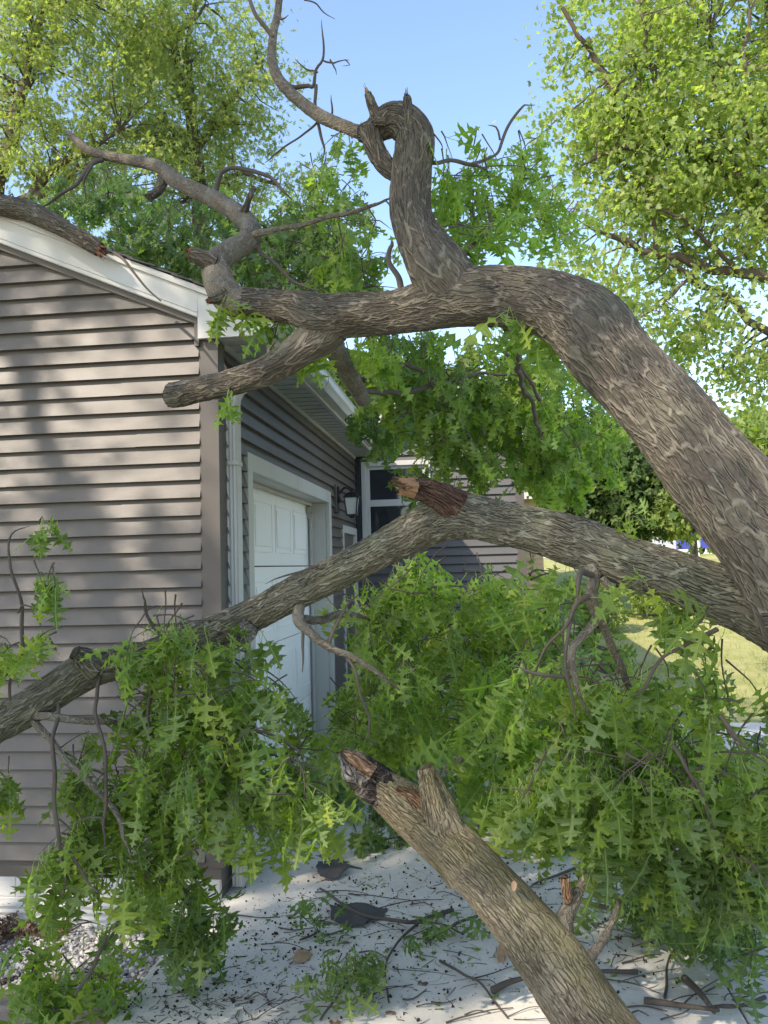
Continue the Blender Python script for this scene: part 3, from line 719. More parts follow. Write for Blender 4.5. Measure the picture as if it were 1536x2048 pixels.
# window
wd = empty('window', (WX0, YM, WZ0)); wd.parent = house; wd.location = Vector((WX0, YM, WZ0))-house.location
a = Acc(); t = .055; y0, y1 = YM-.045, YM+.02
a.box((WX0, y0, WZ0), (WX0+t, y1, WZ1)); a.box((WX1-t, y0, WZ0), (WX1, y1, WZ1)); a.box((WX0+t, y0, WZ1-t), (WX1-t, y1, WZ1)); a.box((WX0+t, y0, WZ0), (WX1-t, y1, WZ0+t)); a.build('frame', M_WHITE, wd, bevel=.004)
a = Acc(); zm = 2.49; s_ = .04
for (za, zb, yy_) in ((WZ0+t, zm, YM-.018), (zm, WZ1-t, YM-.006)):
    a.box((WX0+t, yy_, za), (WX0+t+s_, yy_+.02, zb)); a.box((WX1-t-s_, yy_, za), (WX1-t, yy_+.02, zb)); a.box((WX0+t+s_, yy_, za), (WX1-t-s_, yy_+.02, za+s_)); a.box((WX0+t+s_, yy_, zb-s_+.003), (WX1-t-s_, yy_+.02, zb))
a.build('sash', M_WHITE, wd, bevel=.003)
a = Acc(); a.box((WX0+t+s_, YM-.006, WZ0+t+s_), (WX1-t-s_, YM-.002, zm-s_)); a.box((WX0+t+s_, YM+.004, zm+s_), (WX1-t-s_, YM+.008, WZ1-t-s_)); a.build('pane', M_GLASS, wd)
# landscape timbers (each one thing)
for i, (y0, z0, x1, lab) in enumerate(((3.50, -.185, -1.585, 'upper weathered grey landscape timber holding back the gravel'), (3.44, -.325, -1.60, 'lower landscape timber dark and half hidden under leaves'))):
    a = Acc(); V = []; xsn = np.linspace(-5.2, x1, 30)
    for x in xsn:
        for (yy_, zz) in ((y0, z0), (y0+.14, z0), (y0+.14, z0+.12), (y0+.13, z0+.132), (y0+.01, z0+.132), (y0, z0+.12)):
            V.append((x, yy_+rng.normal(0, .0015), zz+rng.normal(0, .0015)))
    a.add(V, [(r_*6+c, r_*6+(c+1) % 6, (r_+1)*6+(c+1) % 6, (r_+1)*6+c) for r_ in range(29) for c in range(6)])
    a.add(V[-6:]+[np.mean(V[-6:], 0)], [(c, (c+1) % 6, 6) for c in range(6)])
    tag(a.build('landscape_timber', M_TIMBER), lab, 'timber', 'landscape timbers')
a = Acc(); a.box((-1.68, 3.487, -.30), (-1.60, 3.56-.062, -.055)); tag(a.build('timber_stake', M_TIMBER, bevel=.004), 'short upright timber stake at the slab end of the landscape timbers', 'stake')

# ================================================================== FALLEN TREE
ft = empty('fallen_oak_tree', tuple(P(1650, 1330, 2.25)*np.array([1, 1, 0])), 'huge fallen oak with its grey ridged limbs arching over the driveway onto the garage roof', 'fallen tree')
# trunk runs off to the right, to the ground
base = P(1536, 1215, 2.35)
trunk_rows = [(3.3, .55, -.05, .30), (2.75, 1.0, .42, .27), (2.15, 1.45, .85, .235), (*P(1750, 1330, 2.25), .205), (*P(1690, 1285, 2.3), .165), (*P(1665, 1255, 2.33), .10)]
limb('trunk', trunk_rows, M_BARK, ft, 110, .012, .05, 3, world=True)
arch = [(1660, 1240, 2.33, 118), (1590, 1150, 2.38, 104), (1520, 1062, 2.45, 96), (1462, 985, 2.5, 92), (1385, 893, 2.58, 84), (1300, 800, 2.68, 79), (1235, 725, 2.76, 77), (1180, 657, 2.84, 76), (1105, 612, 2.93, 64),
        (1020, 594, 3.02, 58), (940, 596, 3.1, 56), (860, 610, 3.18, 50), (780, 624, 3.26, 41), (700, 629, 3.34, 41), (640, 632, 3.4, 42), (600, 618, 3.46, 35), (545, 612, 3.54, 30), (490, 606, 3.62, 28)]
limb('limb', arch, M_BARK, ft, 120, .010, .06, 11, label='thick arching limb with wavy grey ridges')
up = [(505, 608, 3.6, 26), (468, 602, 3.64, 31), (445, 580, 3.68, 30), (432, 545, 3.74, 27), (436, 520, 3.8, 24), (465, 500, 3.86, 22), (497, 480, 3.92, 20), (501, 455, 4.0, 18), (478, 430, 4.1, 18), (440, 405, 4.25, 16.5), (400, 385, 4.4, 15.5), (350, 360, 4.6, 14), (320, 335, 4.75, 12.5), (270, 322, 4.9, 10.5),
      (215, 312, 5.1, 9), (180, 302, 5.2, 7.5), (155, 283, 5.3, 6.5), (135, 265, 5.4, 4)]
limb('limb', up, M_BARK_S, ft, 48, .015, .07, 12, label='bent limb running up over the garage roof')
stub = [(668, 650, 3.40, 36), (640, 672, 3.42, 37), (600, 700, 3.44, 31), (560, 727, 3.48, 28), (510, 750, 3.52, 26), (450, 768, 3.58, 25), (395, 780, 3.62, 24), (362, 788, 3.65, 23.5), (346, 790, 3.66, 23), (340, 790, 3.665, 22)]
limb('limb', stub, M_BARK, ft, 60, .010, .06, 13, label='stubby limb with a sawn looking tan end in front of the siding')
broken_end(ft, P(337, 790, 3.665), P(320, 792, 3.66)-P(360, 789, 3.65), .044, M_TORN, 4, .016, spikes=2, label='tan broken end of the stubby limb')
limb('limb', [(640, 655, 3.48, 22), (665, 690, 3.7, 21), (690, 735, 3.95, 19), (712, 775, 4.2, 17), (726, 800, 4.35, 14)], M_BARK_S, ft, 32, .015, .06, 14)
# crook
crook = [(985, 632, 3.16, 10), (958, 622, 3.14, 34), (930, 604, 3.13, 52), (905, 578, 3.13, 60), (880, 545, 3.14, 58), (856, 508, 3.16, 50), (834, 468, 3.18, 42), (821, 425, 3.2, 38), (821, 380, 3.22, 38), (824, 335, 3.23, 38), (829, 298, 3.24, 38), (828, 268, 3.25, 37), (810, 246, 3.26, 36), (786, 240, 3.27, 33), (764, 250, 3.28, 28), (742, 266, 3.29, 21), (720, 266, 3.3, 14)]
limb('limb', crook, M_BARK, ft, 80, .010, .06, 15, label='upright crooked limb bent over at the top like a hook')
limb('limb', [(742, 262, 3.28, 24), (748, 290, 3.26, 19), (762, 318, 3.25, 18), (782, 342, 3.24, 15), (805, 358, 3.235, 11)], M_BARK, ft, 36, .012, .05, 16)
limb('limb', [(742, 268, 3.3, 17), (715, 264, 3.32, 13), (680, 250, 3.36, 12), (645, 234, 3.4, 12), (612, 212, 3.45, 11), (580, 186, 3.5, 10.5), (556, 158, 3.55, 10), (545, 128, 3.6, 8.5), (544, 95, 3.65, 8), (548, 60, 3.7, 7.5), (556, 25, 3.75, 6.5), (562, -40, 3.8, 5)], M_BARK_S, ft, 28, .012, .09, 17, label='thin pale branch reaching up into the sky')
def stubby(pts, seed, end=M_WOOD, cap=True):
    limb('stub', pts, M_BARK, ft, 20, .010, .12, seed)
    if cap:
        x, y, d, r = pts[-1]; x0, y0, d0, _ = pts[-2]
        broken_end(ft, P(x, y, d), P(x, y, d)-P(x0, y0, d0), r*d/F_PX*.95, end, seed, .02, spikes=5)
stubby([(818, 262, 3.22, 12), (817, 235, 3.2, 10), (815, 212, 3.2, 8.5), (814, 196, 3.2, 7.5)], 21, M_TWIG)
stubby([(760, 250, 3.25, 15), (750, 225, 3.24, 9), (742, 205, 3.23, 7), (735, 186, 3.22, 4.5)], 22)
stubby([(792, 232, 3.24, 7), (792, 212, 3.24, 3.5), (792, 205, 3.24, 2)], 23, M_TWIG, False)
stubby([(770, 243, 3.2, 5), (745, 242, 3.19, 3.5), (735, 246, 3.18, 3), (725, 252, 3.18, 2.5)], 24, M_TWIG, False)
stubby([(425, 530, 3.72, 19), (405, 518, 3.70, 16), (390, 510, 3.69, 14), (384, 507, 3.69, 12)], 25, M_REDWOOD)
stubby([(450, 590, 3.6, 14), (428, 598, 3.58, 8), (420, 601, 3.57, 6)], 26, M_REDWOOD)
stubby([(330, 345, 4.7, 10), (325, 365, 4.68, 10), (315, 382, 4.65, 9), (298, 395, 4.6, 7)], 27, M_TWIG, False)
stubby([(485, 432, 4.05, 8), (495, 405, 4.0, 5.5), (508, 375, 3.98, 4)], 28, M_TWIG, False)
# lower limb
low = [(1640, 1270, 2.42, 84), (1580, 1240, 2.45, 76), (1500, 1206, 2.49, 62), (1425, 1183, 2.53, 53), (1340, 1150, 2.59, 50), (1250, 1120, 2.65, 48), (1165, 1088, 2.73, 48), (1085, 1064, 2.8, 45), (1000, 1046, 2.87, 42), (930, 1032, 2.93, 43), (868, 1046, 2.99, 40), (800, 1078, 3.03, 36), (735, 1113, 3.07, 33),
       (665, 1150, 3.11, 32), (590, 1187, 3.15, 32), (515, 1226, 3.18, 31), (440, 1260, 3.2, 32), (370, 1288, 3.21, 32), (290, 1314, 3.21, 30), (220, 1330, 3.2, 31), (170, 1343, 3.19, 35), (115, 1378, 3.17, 33), (50, 1420, 3.14, 33), (-20, 1458, 3.1, 34), (-120, 1520, 3.05, 36), (-300, 1640, 2.95, 40), (-600, 1900, 2.8, 46)]
limb('limb', low, M_BARK_F, ft, 96, .010, .05, 31, label='long lower limb crossing in front of the garage')
limb('limb', [(925, 1025, 2.93, 38), (885, 996, 2.905, 28), (850, 980, 2.89, 22), (822, 975, 2.875, 20)], M_REDBARK, ft, 56, .007, .12, 32, label='reddish peeled stub snapped off short')
broken_end(ft, P(818, 975, 2.86), P(800, 972, 2.85)-P(850, 980, 2.88), .034, M_TORN, 9, .04, spikes=6, label='pale orange splintered end')
limb('limb', [(190, 1335, 3.17, 30), (165, 1316, 3.14, 22), (150, 1306, 3.12, 13)], M_BARK_F, ft, 24, .01, .12, 33)
limb('knot', [(500, 1250, 3.14, 14), (485, 1275, 3.12, 11), (478, 1290, 3.11, 5)], M_CHARK, ft, 30, .006, .5, 34)
BR = [  # smaller branches of the fallen tree, photo x, y, depth, radius px
 [(1185, 1135, 2.66, 22), (1186, 1165, 2.65, 14), (1186, 1200, 2.66, 13), (1192, 1240, 2.68, 11), (1215, 1290, 2.72, 9), (1240, 1345, 2.78, 8), (1280, 1385, 2.85, 6), (1318, 1435, 2.9, 5), (1345, 1490, 2.95, 4)],
 [(1192, 1240, 2.67, 10), (1165, 1275, 2.64, 9), (1150, 1300, 2.62, 9), (1150, 1345, 2.62, 8), (1158, 1380, 2.63, 6), (1180, 1430, 2.66, 4)],
 [(1186, 1190, 2.65, 8), (1160, 1190, 2.6, 7), (1145, 1225, 2.58, 5), (1142, 1290, 2.57, 4.5), (1145, 1380, 2.57, 4), (1152, 1440, 2.58, 3)],
 [(1150, 1350, 2.62, 5), (1110, 1360, 2.62, 4.5), (1070, 1352, 2.64, 4), (1030, 1330, 2.68, 3)],
 [(1145, 1225, 2.58, 4), (1110, 1270, 2.6, 3.5), (1070, 1325, 2.66, 3), (1060, 1370, 2.7, 2)],
 [(1205, 1155, 2.62, 9), (1225, 1180, 2.6, 6), (1240, 1195, 2.6, 4)],
 [(1185, 1150, 2.62, 8), (1165, 1140, 2.58, 8), (1158, 1165, 2.55, 6), (1155, 1200, 2.54, 5)],
 [(1435, 1258, 2.42, 6), (1390, 1290, 2.42, 5), (1330, 1325, 2.45, 4.5), (1290, 1370, 2.5, 4), (1260, 1395, 2.55, 3)],
 [(1345, 1490, 2.5, 5), (1385, 1555, 2.5, 4.5), (1420, 1620, 2.52, 4), (1450, 1700, 2.55, 3)],
 [(1440, 1430, 2.4, 5), (1490, 1490, 2.4, 4), (1550, 1540, 2.4, 3)],
 [(600, 1205, 3.12, 14), (600, 1238, 3.1, 13), (625, 1262, 3.08, 10), (655, 1290, 3.06, 8), (700, 1315, 3.05, 7), (750, 1338, 3.04, 5), (800, 1380, 3.03, 4)],
 [(600, 1238, 3.12, 9), (640, 1232, 3.2, 9), (690, 1232, 3.3, 8), (740, 1240, 3.4, 5)],
 [(655, 1290, 3.06, 5), (680, 1250, 3.1, 4), (715, 1190, 3.15, 3)],
 [(690, 1310, 3.05, 4), (725, 1370, 3.03, 3.5), (745, 1430, 3.02, 3), (735, 1480, 3.0, 2)],
 [(606, 1245, 3.08, 4), (606, 1290, 3.05, 3.5), (605, 1345, 3.03, 3)],
 [(285, 1335, 3.15, 13), (330, 1362, 3.12, 9), (380, 1402, 3.08, 8), (430, 1455, 3.05, 7), (470, 1520, 3.02, 6), (500, 1580, 3.0, 4)],
 [(300, 1335, 3.15, 7), (300, 1375, 3.12, 5), (296, 1430, 3.1, 4), (300, 1480, 3.08, 3)],
 [(430, 1455, 3.05, 4), (500, 1465, 3.02, 4), (575, 1490, 3.0, 3), (620, 1520, 2.98, 2)],
 [(65, 1440, 3.12, 9), (100, 1480, 3.08, 7), (150, 1530, 3.05, 8), (200, 1580, 3.02, 7), (235, 1640, 3.0, 6), (262, 1710, 2.98, 5)],
 [(60, 1430, 3.12, 8), (110, 1432, 3.1, 9), (180, 1438, 3.15, 8), (245, 1448, 3.2, 7), (300, 1470, 3.25, 4)],
 [(112, 1395, 3.14, 5), (118, 1440, 3.1, 5), (110, 1500, 3.0, 5), (118, 1600, 2.95, 5), (122, 1690, 2.9, 4.5), (124, 1790, 2.88, 4)],
 [(122, 1690, 2.9, 4), (160, 1735, 2.86, 4), (205, 1790, 2.85, 3)],
 [(200, 1345, 3.15, 4.5), (203, 1400, 3.1, 4.5), (208, 1520, 3.0, 4.5), (205, 1650, 2.96, 4), (208, 1700, 2.95, 2)],
 [(340, 1310, 3.15, 4), (290, 1240, 3.08, 4), (285, 1180, 3.0, 3)],
 [(20, 1400, 3.0, 4), (35, 1310, 2.95, 4.5), (36, 1220, 2.92, 4), (22, 1140, 2.9, 3.5), (12, 1090, 2.9, 3), (25, 1060, 2.9, 2.5), (60, 1052, 2.9, 2)],
 [(36, 1225, 2.92, 3), (60, 1215, 2.9, 2.5), (85, 1225, 2.9, 2)],
 [(620, 1133, 3.1, 3), (655, 1125, 3.12, 2.6), (618, 1138, 3.05, 2.5), (560, 1152, 3.0, 2.2), (530, 1168, 2.98, 1.6)],
 # sky twigs
 [(545, 75, 3.66, 6), (530, 48, 3.66, 5.5), (512, 30, 3.68, 5), (495, 5, 3.7, 4.5), (480, -40, 3.75, 4)],
 [(566, 168, 3.53, 7), (590, 164, 3.5, 6), (618, 168, 3.48, 5.5), (630, 172, 3.47, 4.5), (636, 140, 3.45, 3.5), (648, 120, 3.44, 3), (649, 85, 3.42, 2.5), (643, 40, 3.4, 1.6)],
 [(648, 122, 3.44, 2.5), (665, 118, 3.42, 2.2), (698, 120, 3.4, 1.6)], [(660, 119, 3.42, 2), (672, 135, 3.4, 1.6), (673, 150, 3.4, 1)], [(690, 119, 3.4, 1.5), (700, 130, 3.4, 1.2), (684, 132, 3.4, 1)],
 [(632, 170, 3.47, 4.5), (634, 200, 3.46, 4), (636, 240, 3.45, 4), (640, 262, 3.44, 4), (646, 290, 3.43, 3), (645, 320, 3.42, 2)],
 [(636, 145, 3.45, 2), (612, 130, 3.45, 2), (590, 118, 3.45, 1.4)],
 [(634, 245, 3.45, 3), (600, 280, 3.5, 2.5), (565, 310, 3.55, 2.5), (530, 325, 3.6, 2)],
 [(664, 230, 3.4, 2.4), (668, 210, 3.38, 2), (662, 190, 3.37, 1.5)], [(608, 0, 3.3, 1.6), (640, 18, 3.3, 1.8), (670, 38, 3.3, 1.4)],
 [(555, 30, 3.7, 4), (565, 40, 3.68, 3), (577, 30, 3.67, 2)],
 # branches above and behind the arch
 [(505, 472, 3.9, 9), (545, 462, 3.85, 6), (610, 450, 3.8, 5), (680, 428, 3.75, 4.5), (740, 408, 3.7, 4), (782, 396, 3.65, 3.5)],
 [(735, 410, 3.7, 2.2), (745, 440, 3.7, 2), (742, 468, 3.7, 1.4)], [(745, 440, 3.7, 1.6), (765, 448, 3.68, 1.3), (785, 460, 3.66, 1)],
 [(770, 400, 3.66, 2), (782, 415, 3.65, 1.6), (784, 438, 3.64, 1.2)],
 [(500, 470, 3.95, 7), (530, 520, 3.9, 5), (580, 560, 3.85, 4), (650, 580, 3.8, 3)],
 [(430, 390, 4.5, 6), (445, 350, 4.5, 5.5), (480, 342, 4.5, 5.5), (530, 350, 4.45, 5), (560, 375, 4.4, 4), (585, 400, 4.4, 3)],
 [(205, 320, 5.1, 6), (180, 330, 5.05, 7), (150, 375, 5.0, 5), (110, 400, 5.0, 4), (80, 415, 5.0, 3)],
 [(185, 330, 5.0, 3), (170, 360, 5.0, 3), (170, 400, 5.0, 2)], [(200, 335, 5.0, 2.5), (215, 350, 5, 2), (210, 365, 5, 1.5)],
 [(865, 325, 3.24, 6), (900, 322, 3.3, 5), (940, 330, 3.35, 4.5), (980, 345, 3.4, 3)],
 [(945, 328, 3.35, 4), (985, 305, 3.4, 3.5), (1000, 275, 3.45, 4), (1030, 230, 3.5, 3), (1070, 210, 3.55, 2.5)],
 [(1000, 280, 3.45, 2.5), (995, 260, 3.45, 2), (975, 250, 3.45, 1.2)],
 [(868, 268, 3.22, 2), (880, 285, 3.22, 1.6), (886, 300, 3.22, 1.2)],
 [(880, 560, 3.12, 9), (905, 535, 3.14, 8), (925, 500, 3.2, 6), (960, 470, 3.3, 6), (985, 440, 3.4, 6), (975, 415, 3.45, 4)],
 [(812, 606, 3.22, 8), (798, 560, 3.28, 7.5), (785, 525, 3.35, 6), (788, 495, 3.4, 5), (782, 475, 3.42, 2)],
 [(1010, 655, 3.1, 7), (1035, 720, 3.4, 7), (1050, 780, 3.8, 6), (1070, 840, 4.2, 5), (1085, 880, 4.5, 3)],
 [(726, 760, 4.2, 8), (790, 720, 4.5, 6), (850, 745, 4.8, 5), (900, 790, 5, 4)],
 [(700, 770, 4.2, 7), (800, 790, 4.6, 6), (900, 755, 4.9, 5), (980, 750, 5.1, 4), (1050, 755, 5.2, 3)],
 [(860, 740, 4.7, 5), (880, 790, 4.8, 4), (930, 850, 5, 3)],
 [(1080, 800, 4.3, 5), (1060, 760, 4.2, 4), (1000, 700, 4.0, 4), (960, 690, 3.9, 3)],
 [(540, 700, 3.5, 2.5), (545, 690, 3.48, 2), (555, 678, 3.46, 1.5)], [(452, 748, 3.55, 3.5), (450, 735, 3.54, 3), (448, 728, 3.53, 2)],
 [(458, 790, 3.55, 1.8), (462, 812, 3.54, 1.4), (466, 830, 3.53, 1)],
]
for i, b in enumerate(BR):
    b = [(q[0], q[1], q[2], q[3]*(.8 if k < len(b)-1 else .3)) for k, q in enumerate(b)]
    limb('branch', b, M_TWIG if max(q[3] for q in b) < 7 else M_BARK_S, ft, 12, .015, .14, 100+i, wob=.02)

# roof crown of the fallen tree, lying over the garage
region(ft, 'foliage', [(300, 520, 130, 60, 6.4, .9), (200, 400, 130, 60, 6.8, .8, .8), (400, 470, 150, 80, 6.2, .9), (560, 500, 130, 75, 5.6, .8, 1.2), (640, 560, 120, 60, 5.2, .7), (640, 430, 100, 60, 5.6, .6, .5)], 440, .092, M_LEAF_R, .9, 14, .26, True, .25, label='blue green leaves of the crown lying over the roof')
region(ft, 'foliage', [(690, 510, 70, 60, 4.6, .5), (650, 370, 60, 35, 4.8, .3, .7), (590, 590, 90, 22, 4.4, .4), (740, 570, 45, 30, 4.5, .4)], 62, .088, M_LEAF, 1.0, 10, .25, True, .4)
region(ft, 'foliage', [(690, 290, 20, 22, 3.8, .1), (692, 320, 40, 20, 4.2, .2)], 6, .10, M_LEAF, 1.0, 7, .15)
# crook foliage
region(ft, 'foliage', [(960, 400, 85, 95, 3.6, .35), (1060, 330, 55, 85, 3.9, .3), (1040, 440, 90, 60, 4.2, .4), (920, 480, 55, 45, 3.6, .3), (1120, 440, 60, 70, 4.6, .4, .7)], 66, .090, M_LEAF_Y, 1.0, 9, .22, False, .3, label='large oak leaves hanging right of the crooked limb')
region(ft, 'foliage', [(895, 350, 20, 50, 3.35, .1), (930, 500, 40, 20, 3.3, .1)], 8, .14, M_LEAF_Y, .7, 7, .15, False, .3)
# behind the arch
region(ft, 'foliage', [(800, 720, 130, 60, 5.0, .6), (880, 800, 130, 80, 5.4, .7), (900, 880, 100, 65, 5.2, .6), (1000, 720, 110, 50, 5.6, .6), (960, 930, 60, 25, 5.2, .4, .6)], 185, .110, M_LEAF, 1.1, 11, .3, True, .35, label='oak leaves hanging behind the arching limb')
region(ft, 'foliage', [(1080, 820, 70, 120, 5.6, .7), (1120, 900, 65, 85, 5.6, .6), (1190, 870, 75, 70, 6.0, .6), (1110, 960, 75, 45, 5.6, .5), (1060, 690, 60, 50, 5.4, .5, .6)], 165, .110, M_LEAF_Y, 1.1, 11, .3, True, .3, label='yellow green hanging leaves between the arch and the lower limb')
region(ft, 'foliage', [(1000, 870, 60, 60, 5.8, .4), (960, 800, 70, 50, 5.8, .4), (1150, 780, 60, 60, 6.2, .4, .5)], 60, .105, M_LEAF_Y, 1.1, 11, .25, True, .4)
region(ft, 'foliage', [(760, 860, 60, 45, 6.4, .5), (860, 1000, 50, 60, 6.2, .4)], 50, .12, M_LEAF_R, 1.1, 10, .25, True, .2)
# leaves hanging close under the arch
region(ft, 'foliage', [(445, 632, 18, 14, 3.55, .05)], 3, .13, M_LEAF, 1.2, 4, .08, False, .7)
region(ft, 'foliage', [(550, 660, 30, 18, 3.6, .08), (620, 712, 30, 14, 3.6, .1), (740, 690, 30, 18, 3.9, .1)], 13, .13, M_LEAF_Y, 1.2, 6, .12, False, .4)
region(ft, 'foliage', [(1050, 670, 45, 16, 2.95, .06)], 5, .14, M_LEAF_Y, 1.1, 5, .10, False, .2)
region(ft, 'foliage', [(462, 818, 10, 18, 3.5, .04)], 2, .11, M_LEAF_Y, 1.3, 4, .06, False, .3)
region(ft, 'foliage', [(1270, 1062, 30, 6, 2.62, .04)], 2, .07, M_LEAF, .2, 5, .06, False, .4)
# near hanging curtain, lower left
region(ft, 'foliage', [(330, 1280, 110, 60, 3.0, .16), (420, 1400, 130, 90, 3.1, .22), (300, 1430, 100, 70, 3.2, .2, .6), (500, 1340, 50, 50, 3.1, .15, .5)], 34, .114, M_LEAF, 1.2, 12, .26, False, .5, label='oak leaves hanging over the lower limb beside the downspout')
region(ft, 'foliage', [(420, 1550, 170, 90, 3.15, .25, 1.1), (250, 1600, 90, 110, 3.25, .2, .7), (560, 1600, 100, 90, 2.95, .18, 1.1), (330, 1720, 90, 90, 3.2, .25, .9), (600, 1500, 60, 50, 3.2, .2, .5), (580, 1440, 55, 60, 3.4, .15, .5)], 88, .112, M_LEAF, 1.3, 13, .28, False, .45, label='dense curtain of hanging oak leaves in front of the garage corner')
region(ft, 'foliage', [(70, 1080, 30, 22, 2.9, .05), (95, 1180, 25, 22, 2.88, .05), (95, 1280, 25, 45, 2.88, .06), (15, 1330, 25, 30, 2.95, .05), (12, 1570, 25, 30, 2.9, .05)], 15, .095, M_LEAF, 1.3, 9, .10, False, .35, label='small sprays of leaves in front of the sunlit siding')
region(ft, 'foliage', [(160, 1560, 60, 60, 3.1, .1), (150, 1700, 60, 70, 3.0, .12), (210, 1780, 60, 40, 3.0, .12, .7)], 17, .12, M_LEAF, 1.4, 10, .2, False, .5)
# middle
region(ft, 'foliage', [(800, 1230, 150, 70, 3.8, .4), (770, 1340, 110, 90, 3.6, .35), (900, 1340, 130, 110, 4.0, .4), (820, 1450, 150, 80, 4.2, .4), (1000, 1250, 100, 70, 4.3, .4), (720, 1500, 80, 60, 3.7, .3)], 116, .114, M_LEAF, 1.1, 12, .28, False, .55, label='mid green oak leaves massed below the middle of the lower limb')
region(ft, 'foliage', [(880, 1160, 80, 25, 3.6, .2), (960, 1190, 60, 30, 3.9, .2), (1000, 1500, 60, 90, 3.3, .2), (1040, 1400, 60, 60, 3.1, .2)], 34, .135, M_LEAF_Y, .9, 10, .22, False, .5, label='bright yellow green leaves catching the sun')
# right
region(ft, 'foliage', [(1200, 1400, 150, 70, 2.8, .25), (1400, 1420, 130, 70, 2.7, .25), (1150, 1560, 130, 90, 2.9, .25), (1320, 1600, 170, 120, 2.75, .3, 1.2), (1500, 1600, 80, 130, 2.6, .2), (1190, 1280, 50, 40, 3.0, .2, .5), (1120, 1210, 60, 50, 3.3, .2, .5)], 112, .114, M_LEAF, 1.2, 12, .26, False, .4, label='dense oak leaves hanging under the right half of the lower limb')
region(ft, 'foliage', [(1340, 1740, 150, 40, 2.75, .2), (1480, 1740, 70, 60, 2.7, .2)], 34, .12, M_LEAF_R, 1.4, 10, .2, False, .35)
region(ft, 'foliage', [(1420, 1300, 40, 20, 2.4, .06), (1280, 1225, 60, 15, 2.55, .06), (1090, 1150, 60, 20, 2.9, .1)], 9, .12, M_LEAF, .9, 6, .12, False, .5)
# leaf filler behind, still the same crown
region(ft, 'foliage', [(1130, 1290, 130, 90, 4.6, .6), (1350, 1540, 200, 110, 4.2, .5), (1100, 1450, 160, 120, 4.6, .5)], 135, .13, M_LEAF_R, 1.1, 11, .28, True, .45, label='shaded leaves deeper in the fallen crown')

# ------------------------------------------------------------------ broken log in the foreground
bl = empty('broken_limb', (1.2, 1.2, 0), 'thick mossy broken limb rising from the lower right of the driveway', 'broken limb')
g0 = P(1520, 2330, 2.05)
Hl = [(1.15, 1.25, -.03, .125), (*P(1440, 2370, 2.2), .112), (*P(1290, 2175, 2.36), .104), (*P(1198, 2062, 2.46), .098), (*P(1140, 1978, 2.54), .099), (*P(1080, 1892, 2.63), .099), (*P(1016, 1812, 2.7), .094), (*P(945, 1735, 2.78), .090),
      (*P(875, 1668, 2.86), .086), (*P(806, 1610, 2.92), .076), (*P(748, 1565, 2.97), .058), (*P(712, 1535, 3.0), .043), (*P(692, 1515, 3.02), .026)]
limb('log', Hl, M_BARK_H, bl, 110, .009, .07, 51, world=True)
limb('knob', [(925, 1750, 2.83, 42), (905, 1700, 2.83, 44), (888, 1650, 2.83, 38), (872, 1605, 2.83, 29), (861, 1568, 2.83, 21), (854, 1545, 2.83, 17), (850, 1534, 2.83, 13)], M_BARK_H, bl, 48, .009, .14, 52)
limb('knob', [(870, 1665, 2.87, 36), (842, 1618, 2.87, 26), (815, 1592, 2.88, 15), (795, 1580, 2.89, 8)], M_TORN, bl, 44, .006, .4, 53, label='torn tan wood between the knob and the tip')
limb('tip', [(775, 1578, 2.95, 30), (742, 1554, 2.955, 30), (712, 1532, 2.965, 24), (694, 1514, 2.97, 13), (684, 1506, 2.98, 4)], M_CHARK, bl, 56, .006, .3, 54, label='blackened and whitish decayed tip of the limb')
limb('tip', [(745, 1546, 2.915, 11), (725, 1530, 2.92, 11), (703, 1514, 2.93, 9), (686, 1504, 2.95, 3)], M_TORN, bl, 36, .006, .3, 55)
limb('side_branch', [(1120, 1880, 2.62, 26), (1130, 1835, 2.66, 17), (1146, 1805, 2.68, 13), (1160, 1775, 2.7, 9), (1180, 1745, 2.72, 8), (1195, 1720, 2.74, 6), (1200, 1712, 2.75, 4)], M_BARK_S, bl, 20, .012, .1, 56)
limb('side_branch', [(1136, 1800, 2.66, 9), (1132, 1775, 2.65, 7), (1129, 1755, 2.65, 6)], M_TORN, bl, 14, .006, .2, 57, label='short orange split stub')
limb('side_branch', [(1170, 1925, 2.55, 14), (1200, 1890, 2.6, 8), (1222, 1850, 2.66, 6), (1240, 1800, 2.7, 3)], M_BARK_S, bl, 14, .012, .1, 58)
a = Acc(); c0 = P(1028, 1772, 2.62); ring = []
for k in range(16):
    t = 2*math.pi*k/16; ring.append(c0-ray(1028, 1772)*.028+(.0085*math.cos(t)*(1+.1*math.sin(3*t)))*rgt+.016*math.sin(t)*upv)
nrm = unit(-ray(1028, 1772)); V = [q+nrm*.012 for q in ring]+[q-nrm*.03 for q in ring]+[c0-ray(1028, 1772)*.028+nrm*.010]
a.add(V, [(k, (k+1) % 16, 16+(k+1) % 16, 16+k) for k in range(16)]); a.add(V, [(k, (k+1) % 16, 32) for k in range(16)]); a.build('cut_scar', M_WOOD, bl)

